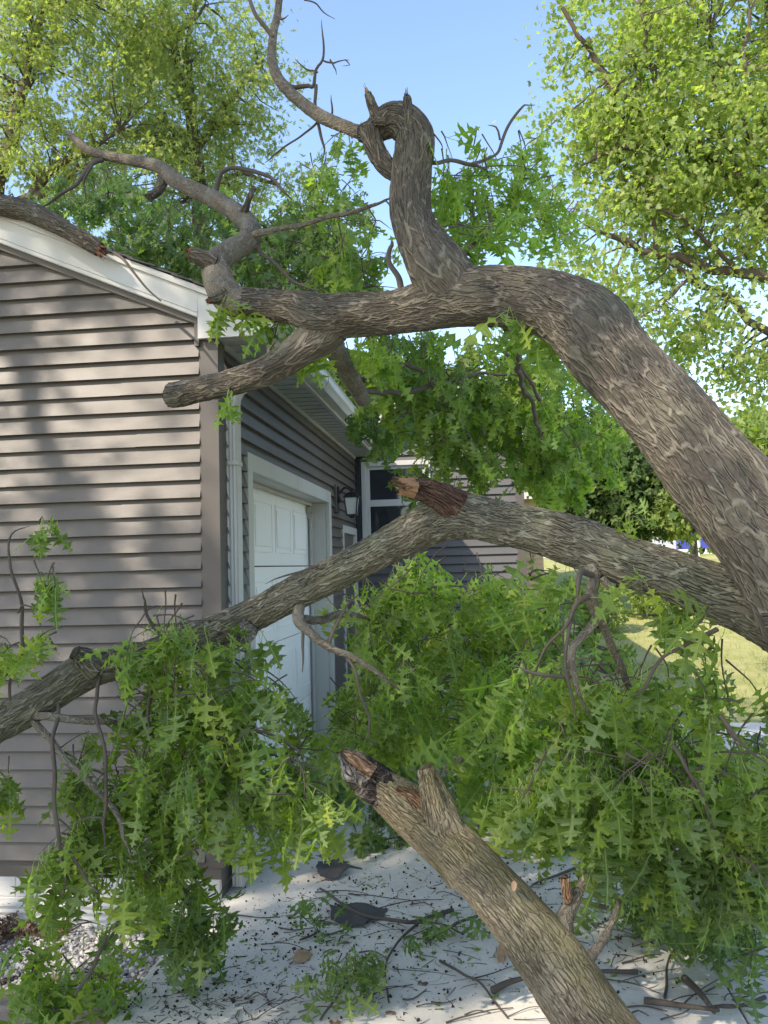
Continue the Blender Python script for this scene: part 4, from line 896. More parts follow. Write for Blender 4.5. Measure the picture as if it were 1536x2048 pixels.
# ------------------------------------------------------------------ branch on the roof
rb = empty('roof_branch', (-2.6, 4.8, 4.0), 'grey broken branch lying along the garage roof edge', 'branch')
limb('wood', [(-180, 400, 4.9, 24), (-60, 402, 4.85, 22), (10, 412, 4.8, 20), (60, 424, 4.78, 19), (110, 448, 4.72, 17), (150, 470, 4.68, 16), (185, 490, 4.66, 15), (200, 500, 4.65, 13)], M_BARK, rb, 40, .012, .06, 61)
broken_end(rb, P(198, 498, 4.65), P(215, 512, 4.62)-P(185, 490, 4.66), .036, M_REDWOOD, 12, .05, spikes=12, label='red brown splintered end')
tw_ = empty('hanging_twig', tuple(P(235, 508, 4.45)), 'bare grey twig dangling over the white rake board', 'twig')
limb('stem', [(228, 505, 4.52, 3.5), (248, 520, 4.45, 3), (270, 548, 4.42, 2.6), (295, 578, 4.40, 2), (322, 602, 4.38, 1.4)], M_TWIG, tw_, 8, .02, .1, 62)
limb('stem', [(250, 522, 4.45, 2), (265, 542, 4.44, 1.8), (274, 552, 4.43, 1)], M_TWIG, tw_, 6, .02, .1, 63)
# litter along the roof edge
lv = []; tw = Acc(); a = Acc()
for x in np.linspace(-2.7, -1.35, 46):
    zz = rake_z(x, 3.29)+.022; y = YG-.06+rng.uniform(-.03, .25)
    d = unit(np.array([rng.uniform(.4, 1)*rng.choice([-1, 1]), rng.normal(0, .4), -SLOPE*.8+rng.normal(0, .1)])); q = np.array([x, y, zz])
    tube(a, [(*(q-d*.06), .004), (*(q+np.array([0, 0, .008])), .004), (*(q+d*rng.uniform(.03, .1)), .002)], 5, .04)
tag(a.build('roof_litter', M_TWIG), 'line of twigs and litter along the garage roof edge', None, None, 'stuff')

# ================================================================== LITTER ON THE DRIVEWAY
def leafy_branch(label, spec, n, size, mat, wood, far=False, shade=.4, hang=.3, nl=10, Ln=.25, name='leafy_branch', grp=None):
    c = P(spec[0][0], spec[0][1], spec[0][4]); e = empty(name, (c[0], c[1], 0), label, 'branch', grp)
    region(e, 'foliage', spec, n, size, mat, hang, nl, Ln, far, shade)
    for i, w in enumerate(wood): limb('stem', w, M_TWIG if max(q[3] for q in w) < 6 else M_BARK_S, e, 10, .03, .1, 300+i, wob=.008)
    return e
leafy_branch('heap of oak leaves against the garage door base behind the broken limb', [(760, 1610, 110, 45, 6.0, .4), (640, 1600, 90, 50, 6.2, .4), (900, 1600, 110, 50, 6.0, .5), (740, 1690, 90, 30, 5.4, .3)], 90, .125, M_LEAF_R,
    [[(640, 1720, 5.2, 9), (700, 1740, 5.0, 10), (760, 1755, 4.9, 7), (820, 1762, 4.8, 4)], [(890, 1540, 5.2, 7), (940, 1500, 5.3, 8), (975, 1450, 5.4, 6)]], True, .4, .7)
leafy_branch('sunlit heap of yellow green leaves on the slab right of the knob', [(1050, 1690, 120, 26, 5.2, .3), (1150, 1660, 90, 40, 5.4, .3), (1000, 1640, 70, 50, 5.8, .4)], 55, .12, M_LEAF_Y, [[(960, 1640, 4.6, 3), (950, 1700, 4.5, 3), (905, 1760, 4.4, 2)], [(1060, 1560, 4.8, 4), (1080, 1650, 4.7, 3), (1040, 1720, 4.6, 2)]], True, .45, .7)
leafy_branch('broad heap of branches filling the gap before the far wall', [(1000, 1500, 160, 80, 7.0, .8), (850, 1380, 120, 100, 7.5, .8), (1150, 1450, 160, 110, 7.4, .8), (1030, 1280, 130, 80, 8.0, .8), (760, 1500, 120, 80, 6.8, .5), (1300, 1500, 120, 90, 7.6, .8, .6)], 230, .13, M_LEAF,
    [[(1100, 1200, 7.0, 14), (1115, 1230, 6.9, 14), (1140, 1290, 6.8, 10), (1200, 1360, 6.6, 6)], [(1165, 1310, 6.2, 9), (1190, 1330, 6.2, 10), (1220, 1345, 6.2, 6)], [(1000, 1210, 7.2, 8), (1030, 1190, 7.1, 8), (1060, 1195, 7.0, 5)]], True, .45, .6, 11, .32)
leafy_branch('leafy branch end resting on the gravel and timbers at lower left', [(110, 1990, 70, 40, 3.25, .1), (90, 1900, 50, 35, 3.35, .1), (180, 1970, 60, 35, 3.4, .1), (150, 1860, 50, 30, 3.35, .12, .4)], 15, .125, M_LEAF_Y,
    [[(215, 1870, 3.3, 4), (185, 1930, 3.25, 4), (150, 1990, 3.2, 3)], [(245, 1820, 3.35, 4), (210, 1900, 3.3, 3)]], False, .4, 1.0, 10, .2)
leafy_branch('leaf mass touching the slab edge below the garage corner', [(400, 1850, 70, 60, 3.5, .15), (320, 1800, 60, 50, 3.6, .15), (400, 1860, 40, 25, 3.5, .1, .8)], 20, .12, M_LEAF_R, [[(340, 1700, 3.5, 5), (370, 1790, 3.48, 4), (395, 1870, 3.45, 3)]], False, .4, 1.2, 11, .2)
leafy_branch('small green oak sprig lying on the slab at the bottom centre', [(700, 1955, 40, 18, 3.45, .08), (690, 1990, 35, 15, 3.35, .06)], 8, .105, M_LEAF_R, [[(640, 2040, 3.3, 2.5), (680, 1980, 3.42, 2.5), (720, 1930, 3.55, 2)]], False, .3, .1, 8, .12, 'leafy_sprig')
leafy_branch('flat oak sprig beside the dark shingle scrap', [(625, 1870, 26, 8, 4.05, .05)], 4, .10, M_LEAF_R, [[(600, 1880, 4.0, 2), (640, 1862, 4.1, 2)]], False, .3, 0, 6, .1, 'leafy_sprig')
leafy_branch('oak sprig on the slab left of the mossy limb', [(915, 1880, 30, 10, 4.0, .06), (860, 1905, 26, 6, 3.9, .05)], 5, .10, M_LEAF_R, [[(880, 1900, 3.9, 2), (930, 1870, 4.05, 2)]], False, .3, 0, 6, .1, 'leafy_sprig')
leafy_branch('leafy branch lying on the slab at the far lower right', [(1440, 1860, 100, 40, 3.6, .25), (1340, 1830, 60, 20, 3.9, .15), (1500, 1910, 60, 30, 3.3, .15), (1240, 1830, 50, 22, 4.0, .15)], 44, .115, M_LEAF_R,
    [[(1200, 1770, 4.2, 4), (1290, 1820, 4.0, 5), (1400, 1850, 3.8, 5), (1530, 1850, 3.6, 4)], [(1150, 1800, 4.1, 4), (1260, 1830, 3.9, 4), (1330, 1880, 3.8, 3)], [(1260, 1750, 4.3, 3), (1350, 1810, 4.1, 3), (1470, 1840, 3.9, 3)]], False, .35, .3, 9, .2)

# twigs scattered on the slab: each one its own thing
def ground_twig(pts, r, label, group='bare twigs on the driveway', forks=()):
    W = [PZ(x, y, 0.0)+np.array([0, 0, r+.002+z]) for x, y, z in pts]
    c = W[0]; t = empty('twig', (c[0], c[1], 0), label, 'twig', group)
    rows = [(*w, r*(1-.5*i/(len(W)-1))) for i, w in enumerate(W)]
    a = Acc(); tube(a, rows, 8, .02, .15, int(rng.integers(999)), wob=.004); a.build('stem', M_TWIG, t, smooth=True)
    for f in forks:
        W2 = [PZ(x, y, 0.0)+np.array([0, 0, r*.6+.002+z]) for x, y, z in f]
        a = Acc(); tube(a, [(*w, r*.6*(1-.5*i/(len(W2)-1))) for i, w in enumerate(W2)], 6, .02, .15, int(rng.integers(999)), wob=.004); a.build('side_stem', M_TWIG, t, smooth=True)
ground_twig([(905, 1830, .01), (840, 1855, .02), (800, 1860, .03), (720, 1840, .02), (640, 1790, .02)], .012, 'long grey stick lying across the slab beside the shingle scrap', forks=[[(820, 1858, .02), (880, 1865, .03), (925, 1880, .02)], [(835, 1860, .02), (790, 1900, .01), (770, 1945, .0), (778, 2010, 0)]])
ground_twig([(955, 1845, .02), (905, 1870, .03), (850, 1895, .01)], .008, 'forked stick left of the mossy limb, tip pointing at the sprig')
ground_twig([(880, 1925, 0), (930, 1960, .01), (960, 1975, .01), (1000, 2020, 0), (1015, 2040, 0)], .006, 'thin dark twig running toward the bottom edge left of the limb', forks=[[(945, 1965, .01), (985, 1955, .01), (1025, 1935, 0)]])
ground_twig([(985, 1990, .0), (1020, 1978, .01), (1060, 1972, .02)], .016, 'thick pale stick tucked under the mossy limb')
ground_twig([(1290, 2010, .0), (1370, 2030, .02), (1440, 2040, .02)], .014, 'thick rough stick at the bottom right')
ground_twig([(1370, 1965, .0), (1400, 2010, .03), (1430, 2040, .01)], .016, 'short pale stick propped on the bottom right sticks')
ground_twig([(1150, 1740, 0), (1080, 1770, .01), (1060, 1782, .01)], .008, 'straight stick on the slab right of the mossy limb')
ground_twig([(1275, 1950, 0), (1200, 1955, .01), (1185, 1952, .0)], .011, 'blunt dark stick right of the mossy limb')
ground_twig([(1330, 2000, 0), (1340, 1930, .03), (1380, 1900, .03), (1405, 1890, .02)], .006, 'arched twig above the bottom right sticks')
ground_twig([(1530, 2000, 0), (1480, 2025, .01), (1430, 2030, .02)], .009, 'stick reaching in from the right edge')
for i in range(64):
    if i < 34: x, y = rng.uniform(470, 1000), rng.uniform(1770, 2045)
    else: x, y = rng.uniform(1050, 1530), rng.uniform(1760, 2045)
    if 100+x*.9 < y-900 and x < 500: continue
    an = rng.uniform(-.9, .5); ln = rng.uniform(15, 75)
    dx_, dy_ = math.cos(an)*ln, math.sin(an)*ln*.6
    side = 'left' if x < 1100+(y-1850)*.7 else 'right'; size_ = 'tiny' if ln < 32 else 'short' if ln < 54 else 'long thin'
    ground_twig([(x-dx_, y-dy_, 0), (x+rng.normal(0, 7), y+rng.normal(0, 5), rng.uniform(0, .02)), (x+dx_, y+dy_, 0)], rng.uniform(.0018, .0042), '%s bare dark twig lying loose on the slab %s of the mossy limb' % (size_, side))
# shingle scraps
def sheet(name, pts, z, th, mat, label, cat, bend=.02):
    W0 = [PZ(x, y, 0) for x, y in pts]; W = []
    for k in range(len(W0)):
        for t in (0, .25, .5, .75): W.append(W0[k]*(1-t)+W0[(k+1) % len(W0)]*t+rng.normal(0, .0028, 3)*np.array([1, 1, 0]))
    n = len(W); c = np.mean(W, 0); a = Acc(); ring = []
    for s_ in (1., .66, .33):
        for w in W: q = c+(w-c)*s_; ring.append((q[0], q[1], z+bend*.35*(1-s_)+bend*.5*math.sin(q[0]*30+q[1]*9)+.002))
    ring.append((c[0], c[1], z+bend*.35+bend*.5*math.sin(c[0]*30+c[1]*9)+.002)); T = np.array(ring); Bt = T-np.array([0, 0, th])
    F = [(r_*n+k, r_*n+(k+1) % n, (r_+1)*n+(k+1) % n, (r_+1)*n+k) for r_ in range(2) for k in range(n)]
    a.add(T, F); a.add(T, [(2*n+k, 2*n+(k+1) % n, 3*n) for k in range(n)]); a.add(Bt, F); a.add(Bt, [(2*n+k, 2*n+(k+1) % n, 3*n) for k in range(n)])
    a.add(list(T[:n])+list(Bt[:n]), [(k, (k+1) % n, n+(k+1) % n, n+k) for k in range(n)])
    return tag(a.build(name, mat), label, cat)
sheet('shingle_scrap', [(662, 1818), (700, 1812), (745, 1818), (775, 1820), (768, 1836), (745, 1845), (725, 1858), (690, 1855), (662, 1848)], .015, .005, M_SHINGLE, 'torn dark roof shingle lying on the slab under the long grey stick', 'shingle', .02)
sheet('shingle_scrap', [(636, 1735), (665, 1722), (690, 1738), (700, 1750), (675, 1762), (640, 1766), (632, 1750)], .03, .005, M_SHINGLE, 'dark roof shingle scrap half under the hanging leaves', 'shingle', .03)
sheet('wood_chip', [(585, 1925), (598, 1905), (618, 1905), (625, 1912), (612, 1926), (590, 1932)], .012, .006, M_WOOD, 'orange splintered wood chip beside a small green sprig', 'wood chip', .015)
sheet('wood_chip', [(996, 1925), (998, 1896), (1010, 1892), (1014, 1900), (1008, 1926)], .03, .02, M_WOOD, 'upright pale wood chip touching the mossy limb', 'wood chip', .02)
for (x, y, lab) in ((700, 2040, 'brown curled dead leaf at the bottom centre of the slab'), (820, 1960, 'pale brown dead leaf on the slab below the sprig'), (700, 1895, 'dark dead leaf behind the small green sprig'), (1220, 1885, 'dark dead leaf right of the mossy limb'), (795, 2040, 'rusty dead leaf at the bottom edge left of the limb')):
    p = PZ(x, y, .004); a = Acc(); t_ = rng.uniform(0, 6.28)
    put_leaves(a, [OAKS[2]], np.array([p]), np.array([[math.cos(t_), math.sin(t_), .12]]), np.array([[.15, -.3, 1.]]), np.array([.085]), np.array([.5]))
    o = a.build('dead_leaf', M_DRY); sd = o.modifiers.new('thickness', 'SOLIDIFY'); sd.thickness = .0008; tag(o, lab, 'dead leaf')
# crumbs: nobody could count them
def crumbs():
    ico = bmesh.new(); bmesh.ops.create_icosphere(ico, subdivisions=1, radius=1); V = np.array([v.co[:] for v in ico.verts]); F = np.array([[v.index for v in f.verts] for f in ico.faces]); ico.free()
    n = 4200; cx = np.array([[700, 1830, 110, 50], [900, 1770, 140, 40], [560, 1850, 90, 60], [1250, 1850, 200, 70], [900, 1950, 260, 60], [400, 1990, 120, 40], [1100, 1750, 150, 25]])
    k = rng.integers(0, len(cx), n); pos = []
    for i in k:
        x = cx[i, 0]+rng.normal()*cx[i, 2]; y = min(2100, max(1700, cx[i, 1]+rng.normal()*cx[i, 3])); pos.append(PZ(x, y, .0))
    P0 = np.array(pos); P0[:, 0] = np.maximum(P0[:, 0], -1.47)
    s_ = (.0010+.0060*rng.random(n)**6)[:, None, None]*rng.uniform(.6, 1.5, (n, 1, 3)); W = V[None]*s_*(1+.3*rng.normal(0, 1, (n, len(V), 1))); P0[:, 2] = s_[:, 0, 2]*.6
    W = W+P0[:, None]; a = Acc(); a.add(W.reshape(-1, 3), (F[None]+(np.arange(n)*len(V))[:, None, None]).reshape(-1, 3))
    tag(a.build('bark_crumbs', M_CRUMB), 'dark crumbs of bark strewn over the pale slab', None, None, 'stuff')
crumbs()
a = Acc(); n = 1300
for i in range(n):
    k = rng.integers(0, 4); x, y = ((rng.normal(880, 200), rng.normal(1800, 50)), (rng.normal(1300, 150), rng.normal(1860, 70)), (rng.normal(700, 150), rng.normal(1920, 80)), (rng.normal(420, 120), rng.normal(2000, 40)))[k]
    y = min(2110, max(1705, y)); p = PZ(x, y, .003)
    if p[0] < -1.46: continue
    t = rng.uniform(0, 6.28); ln = .006+.05*rng.random()**3; d = np.array([math.cos(t), math.sin(t), 0])*ln; r_ = rng.uniform(.0008, .0022)
    tube(a, [(*(p-d), r_), (*(p+rng.normal(0, .15, 3)*ln*np.array([1, 1, .3])), r_), (*(p+d), r_*.5)], 4, .05)
tag(a.build('twig_litter', M_TWIG), 'fine splinters and twig bits strewn over the slab', None, None, 'stuff')
a = Acc(); n = 260; q = np.array([PZ(min(1530, max(330, rng.normal(900, 330))), min(2100, max(1720, rng.normal(1850, 90))), .006) for _ in range(n)]); q[:, 0] = np.maximum(q[:, 0], -1.45)
put_leaves(a, OAKF, q, rng.normal(0, 1, (n, 3))*np.array([1, 1, .1]), rng.normal(0, .5, (n, 3))+np.array([0, 0, 1.5]), rng.uniform(.012, .05, n), rng.random(n)*.8)
tag(a.build('leaf_litter', M_LEAF), 'torn scraps of green leaf strewn over the slab', None, None, 'stuff')
# dry leaf pile against the foundation
a = Acc(); n = 420; x = -2.75+rng.random(n)**1.5*.55; y = YG-.20+rng.normal(0, .07, n); z = -.115+rng.random(n)*.06*np.clip(1-(x+2.75)/.6, .2, 1)
put_leaves(a, OAKS, np.stack([x, y, z], 1), rng.normal(0, 1, (n, 3))*np.array([1, 1, .3]), rng.normal(0, 1, (n, 3))+np.array([0, 0, 1.2]), rng.uniform(.05, .09, n), rng.random(n))
tag(a.build('dry_leaf_litter', M_DRY), 'brown dry leaf litter against the foundation', None, None, 'stuff')
a = Acc(); n = 70; x = rng.uniform(-2.4, -1.6, n); y = rng.uniform(3.62, 3.8, n)
put_leaves(a, OAKS, np.stack([x, y, np.full(n, -.105)], 1), rng.normal(0, 1, (n, 3))*np.array([1, 1, .2]), rng.normal(0, 1, (n, 3))+np.array([0, 0, 1.5]), rng.uniform(.04, .08, n), rng.random(n))
tag(a.build('dry_leaf_litter', M_DRY), 'scattered dry leaves behind the landscape timber', None, None, 'stuff')

# ================================================================== STANDING TREES
def tree(name, label, trunk, limbs, blobs, nclump, per, lsize, mat, tmpl, clump_r=.45, barkmat=None, shade=.5, group=None, connect=True, flat=.7):
    """trunk / limbs: rows of world (x,y,z,r); blobs: (centre xyz, radii xyz, weight)"""
    barkmat = barkmat or M_BARK_BG
    t = empty(name, (trunk[0][0], trunk[0][1], trunk[0][2]), label, 'tree', group)
    a = Acc(); tube(a, trunk, 20, .25, .06, 1); a.build('trunk', barkmat, t, smooth=True)
    LP = []
    for i, l in enumerate(limbs):
        a = Acc(); R = tube(a, l, 12, .12, .08, 5+i, wob=.05); a.build('limb', barkmat, t, smooth=True); LP.append(R)
    LP = np.vstack(LP) if LP else np.array(trunk)
    w = np.array([b[2]*np.prod(b[1])**(2/3.) for b in blobs]); w = w/w.sum()
    lf = Acc(); tw = Acc(); O = []; D = []; Nn = []; S = []; Rr = []
    for _ in range(nclump):
        b = blobs[rng.choice(len(blobs), p=w)]
        v = rng.normal(0, 1, 3); v /= np.linalg.norm(v); v *= rng.random()**(1/2.2)
        c = np.array(b[0])+v*np.array(b[1]); k = int(per*rng.uniform(.5, 1.5)); cr = clump_r*rng.uniform(.6, 1.4)
        o = c+rng.normal(0, 1, (k, 3))*cr*np.array([.5, .5, .5*flat]); O.append(o)
        dd = rng.normal(0, 1, (k, 3))*.8+np.array([0, 0, -.5])+unit(c-np.array(b[0])+1e-6)*.4; D.append(dd)
        Nn.append(rng.normal(0, .8, (k, 3))+np.array([0, 0, .9])); S.append(lsize*rng.uniform(.6, 1.25, k)); Rr.append(np.clip(rng.beta(2, 2, k)*.8+shade*.3-.05+rng.normal(0, .10), 0, 1))
        if connect and rng.random() < .6:
            q = LP[np.argmin(np.linalg.norm(LP[:, :3]-c, axis=1))]; mid = (q[:3]+c)/2+rng.normal(0, .12, 3)+np.array([0, 0, .1])
            r_ = min(.018, q[3]*.5); tube(tw, [(*q[:3], r_), (*mid, r_*.7), (*c, .004)], 5, .25, close=False, wob=.03, seed=int(rng.integers(999)))
    put_leaves(lf, tmpl, np.concatenate(O), np.concatenate(D), np.concatenate(Nn), np.concatenate(S), np.concatenate(Rr))
    lf.build('crown', mat, t)
    if tw.n: tw.build('twig', barkmat, t, smooth=True)
    return t
def PB(x, y, d, rx, ry, rd, w=1.): return (tuple(P(x, y, d)), (rx*d/F_PX, rd, ry*d/F_PX), w)
def W4(pts): return [(*P(x, y, d), r*d/F_PX) for x, y, d, r in pts]

# right maple
bx = P(1800, 900, 11)
tree('maple_tree', 'sunlit yellow green maple standing at the right', [(bx[0], bx[1], -.1, .28), (bx[0]-.05, bx[1], 1.5, .22), (*P(1760, 800, 11), .20), (*P(1700, 620, 11), .16), (*P(1600, 500, 11), .12)],
     [W4([(1660, 570, 11, 22), (1580, 480, 11, 20), (1530, 440, 11, 17), (1475, 370, 10.9, 15), (1430, 318, 10.8, 13), (1350, 285, 10.7, 11), (1300, 250, 10.6, 10), (1270, 215, 10.5, 9), (1215, 160, 10.4, 7), (1170, 90, 10.3, 5), (1125, 15, 10.2, 4)]),
      W4([(1680, 620, 11, 18), (1560, 556, 10.7, 11), (1480, 548, 10.6, 10), (1400, 530, 10.5, 9.5), (1320, 510, 10.4, 8), (1240, 480, 10.3, 6), (1180, 455, 10.2, 3)]),
      W4([(1720, 700, 11, 16), (1620, 690, 10.8, 9), (1530, 660, 10.7, 8), (1460, 600, 10.6, 7), (1400, 565, 10.5, 6), (1340, 525, 10.4, 5)]),
      W4([(1310, 500, 10.4, 5), (1310, 440, 10.4, 4), (1290, 400, 10.3, 3), (1255, 380, 10.3, 2)]),
      W4([(1270, 215, 10.5, 5), (1278, 170, 10.5, 4), (1268, 130, 10.5, 3)]), W4([(1480, 380, 10.9, 7), (1470, 330, 10.9, 6), (1430, 200, 10.8, 5), (1420, 60, 10.8, 4)]),
      W4([(1440, 325, 10.7, 7), (1350, 240, 10.4, 5), (1300, 120, 10.2, 4), (1280, 10, 10.1, 3)]), W4([(1350, 285, 10.6, 5), (1240, 300, 10.3, 4), (1160, 330, 10.1, 2.5)]),
      W4([(1480, 548, 10.5, 5), (1380, 450, 10.2, 4), (1300, 410, 10.1, 3)]), W4([(1530, 440, 10.8, 8), (1500, 300, 10.4, 5), (1490, 150, 10.2, 4), (1500, 20, 10.1, 3)]), W4([(1400, 530, 10.4, 4), (1330, 600, 10.1, 3), (1260, 650, 10.0, 2)]),
      W4([(1600, 500, 11.2, 14), (1560, 300, 11.4, 10), (1540, 100, 11.5, 8), (1530, -60, 11.6, 6)])],
     [PB(1450, 180, 11, 250, 240, 1.6, 1.2), PB(1250, 130, 10.6, 140, 170, 1.2), PB(1190, 250, 10.4, 110, 110, .9, .8), PB(1420, 440, 10.7, 200, 110, 1.2), PB(1250, 400, 10.4, 130, 110, 1.0), PB(1140, 60, 10.4, 50, 80, .6, .5), PB(1120, 230, 10.3, 90, 40, .5, .35), PB(1220, 540, 10.2, 120, 80, .9, .6),
      PB(1440, 620, 10.5, 150, 80, 1.0, .6), PB(1520, 740, 10.5, 90, 80, .8, .8), PB(1400, 700, 10.3, 110, 60, .8, .6), PB(1230, 640, 10.0, 110, 60, .8, .8), PB(1130, 560, 9.9, 80, 60, .6, .6), PB(1360, 330, 10.6, 200, 130, 1.4), PB(1600, 300, 11.5, 160, 300, 1.5, .8), PB(1180, 600, 10.0, 90, 60, .7, .5), PB(1420, -80, 11, 320, 120, 2., .8)],
     560, 62, .080, M_MAPLE, MAPLE, .36, shade=.65)
# left trees
bl_ = P(-60, 900, 15)
tree('shade_tree', 'tall leafy tree behind the garage at the left edge', [(bl_[0], bl_[1], -.3, .3), (bl_[0], bl_[1], 3., .25), (*P(-20, 420, 15), .2), (*P(15, 310, 15), .13), (*P(35, 230, 15), .11)],
     [W4([(10, 320, 15, 13), (30, 235, 15, 11), (55, 150, 15, 9), (70, 60, 15, 8), (115, -20, 15, 6)]), W4([(60, 130, 15, 7), (62, 60, 15, 6), (60, -40, 15, 5)]),
      W4([(60, 400, 15, 10), (90, 350, 15, 9), (130, 325, 15, 7), (180, 300, 15, 5), (240, 260, 15, 4)]), W4([(-20, 420, 15, 12), (100, 380, 15, 8), (160, 330, 15, 5)])],
     [PB(60, 120, 15, 170, 200, 2.0), PB(180, 60, 15.5, 170, 140, 1.8), PB(60, 330, 15, 150, 110, 1.5), PB(210, 240, 15, 150, 130, 1.6), PB(-150, 150, 15.5, 160, 260, 2, .6), PB(120, -100, 15.5, 260, 120, 2, .7)],
     340, 60, .115, M_MAPLE_L, OAKF, .42, shade=.6)
bl2 = P(420, 900, 17)
tree('shade_tree', 'tall sunlit tree behind the garage left of the open sky', [(bl2[0], bl2[1], -.3, .28), (bl2[0], bl2[1], 3, .22), (*P(400, 420, 17), .16), (*P(385, 260, 17), .11), (*P(375, 120, 17), .08)],
     [W4([(385, 260, 17, 9), (350, 100, 17, 6), (385, 30, 17, 5), (400, -40, 17, 4)]), W4([(360, 180, 17, 5), (380, 60, 17, 4), (410, 10, 17, 3)]), W4([(395, 300, 17, 7), (460, 200, 17, 5), (520, 130, 17, 3)]), W4([(390, 330, 17, 7), (330, 240, 17, 5), (280, 160, 17, 3)]), W4([(400, 400, 17, 8), (470, 350, 17, 5), (560, 370, 17, 3)])],
     [PB(380, 110, 17, 160, 130, 1.8), PB(480, 210, 17, 100, 90, 1.3), PB(330, 240, 17, 150, 120, 1.6), PB(400, 300, 17, 110, 90, 1.3), PB(545, 150, 17, 60, 60, .8, .7), PB(500, 60, 17, 70, 60, .9, .5), PB(540, 375, 17, 90, 50, 1., .8), PB(280, 60, 17.2, 120, 120, 1.4), PB(400, -60, 17, 180, 90, 1.6, .5), PB(300, 400, 17, 200, 70, 1.4)],
     330, 60, .120, M_MAPLE_L, OAKF, .42, shade=.65)
# middle distance
def gz(x, y): return float(lawn_z(np.array(x), np.array(y)))
def simple_tree(cx, cy, d, rx, ry, mat, label, n=150, per=42, ls=.28, cr=.9, group='trees beyond the lawn', name='broadleaf_tree', blobs=None, shade=.3):
    c = P(cx, cy, d); g = gz(c[0], c[1]); top = c[2]; r = ry*d/F_PX
    tree(name, label, [(c[0], c[1], g-.1, .2*r/2), (c[0]+.1, c[1], g+(top-g)*.5, .14*r/2), (c[0], c[1], top, .07*r/2)],
         [[(c[0], c[1], top-r*.5, .06), (c[0]+k*rx*d/F_PX*.5, c[1], top+r*.1, .03)] for k in (-1, 1)],
         blobs or [((c[0], c[1], c[2]), (rx*d/F_PX, rx*d/F_PX*.8, r), 1.)], n, per, ls, mat, CLUMPY, cr, shade=shade, group=group, connect=False)
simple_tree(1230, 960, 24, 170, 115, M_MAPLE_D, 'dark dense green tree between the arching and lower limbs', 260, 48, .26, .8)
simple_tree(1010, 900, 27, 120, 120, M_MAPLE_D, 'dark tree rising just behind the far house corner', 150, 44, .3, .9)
simple_tree(1380, 1010, 22, 60, 55, M_MAPLE, 'small light green tree above the parked cars', 60, 40, .2, .5, shade=.4)
simple_tree(1510, 900, 45, 90, 60, M_MAPLE, 'sunlit yellow green tree under the arching limb at the right edge', 120, 44, .5, 1.6, shade=.6)
simple_tree(1620, 960, 42, 120, 130, M_MAPLE, 'round sunlit tree beyond the right edge of the lawn', 120, 44, .5, 1.6, shade=.5)
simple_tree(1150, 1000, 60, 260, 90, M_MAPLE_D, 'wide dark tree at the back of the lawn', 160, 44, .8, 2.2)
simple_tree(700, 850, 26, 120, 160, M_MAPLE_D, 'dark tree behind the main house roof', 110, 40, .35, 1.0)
for x, y, d, lab in ((1100, 1150, 17, 'low shrub with yellow green leaves right of the far house corner'), (1190, 1165, 19, 'round green shrub on the lawn edge behind the lower limb'), (1300, 1170, 21, 'small shrub on the sunny lawn below the dark tree')):
    c = P(x, y, d); g = gz(c[0], c[1]); t = empty('shrub', (c[0], c[1], g), lab, 'shrub', 'shrubs by the lawn')
    a = Acc(); n = 1400; v = rng.normal(0, 1, (n, 3)); v /= np.linalg.norm(v, axis=1)[:, None]; v *= rng.random((n, 1))**.4; o = np.array([c[0], c[1], g+.5])+v*np.array([.7, .7, .55])
    put_leaves(a, CLUMPY, o, v+rng.normal(0, .5, (n, 3)), rng.normal(0, 1, (n, 3)), rng.uniform(.08, .16, n), rng.random(n)*.7); a.build('foliage', M_MAPLE, t)
    a = Acc(); [tube(a, [(c[0], c[1], g-.05, .02), (c[0]+rng.normal(0, .2), c[1]+rng.normal(0, .2), g+.7, .008)], 6, .2) for _ in range(4)]; a.build('stem', M_BARK_BG, t)
# the oak that shades the whole driveway, standing behind the viewer
rng = np.random.default_rng(SHADE_SEED)
ctr = np.array([-.9, 4.2, 1.6])+SUN_DIR*12.5
tree('oak_tree', 'tall standing oak behind the viewer whose crown dapples the gable wall', [(ctr[0]-1, ctr[1]-1, -.4, .45), (ctr[0]-.8, ctr[1]-.8, 4, .34), (ctr[0], ctr[1], 8, .24), (ctr[0], ctr[1], 11, .1)],
     [[(ctr[0]-.5, ctr[1]-.5, 6.5, .12), (ctr[0]+k[0]*2, ctr[1]+k[1]*2, 8.5, .07), (ctr[0]+k[0]*4, ctr[1]+k[1]*4, 10, .03)] for k in ((1, 0), (-1, 0), (0, 1), (0, -1), (.7, .7))],
     [(tuple(ctr), (4.6, 4.6, 3.4), 1.)], 105, 130, .19, M_LEAF_R, OAKF, .56, shade=.3)

# ================================================================== FAR THINGS
nh = empty('neighbour_house', tuple(P(1075, 1000, 20)*np.array([1, 1, 0])), 'sunlit tan sided neighbouring house behind the far house corner', 'house')
c = P(1046, 1000, 20)
a = Acc(); g = gz(c[0], c[1])
x0, y0 = c[0]-3.2, c[1]; x1 = P(1082, 1000, 20)[0]
for i in range(24):
    z = g+.3+i*.12; a.quad((x0, y0-.02, z), (x1, y0-.02, z), (x1, y0-.005, z+.12), (x0, y0-.005, z+.12)); a.quad((x0, y0, z), (x1, y0, z), (x1, y0-.02, z), (x0, y0-.02, z))
a.box((x0, y0, g-.1), (x1, y0+6, g+3.15)); a.build('wall', M_TAN, nh)
a = Acc(); a.prism([(x0-.3, g+3.16), (x1+.3, g+3.16), ((x0+x1)/2, g+4.3)], 1, y0-.3, y0+6.3); a.build('roof', M_SHINGLE, nh)
a = Acc(); a.box((x0-.3, y0-.33, g+3.0), (x1+.3, y0-.301, g+3.16)); a.build('fascia', M_WHITE, nh)
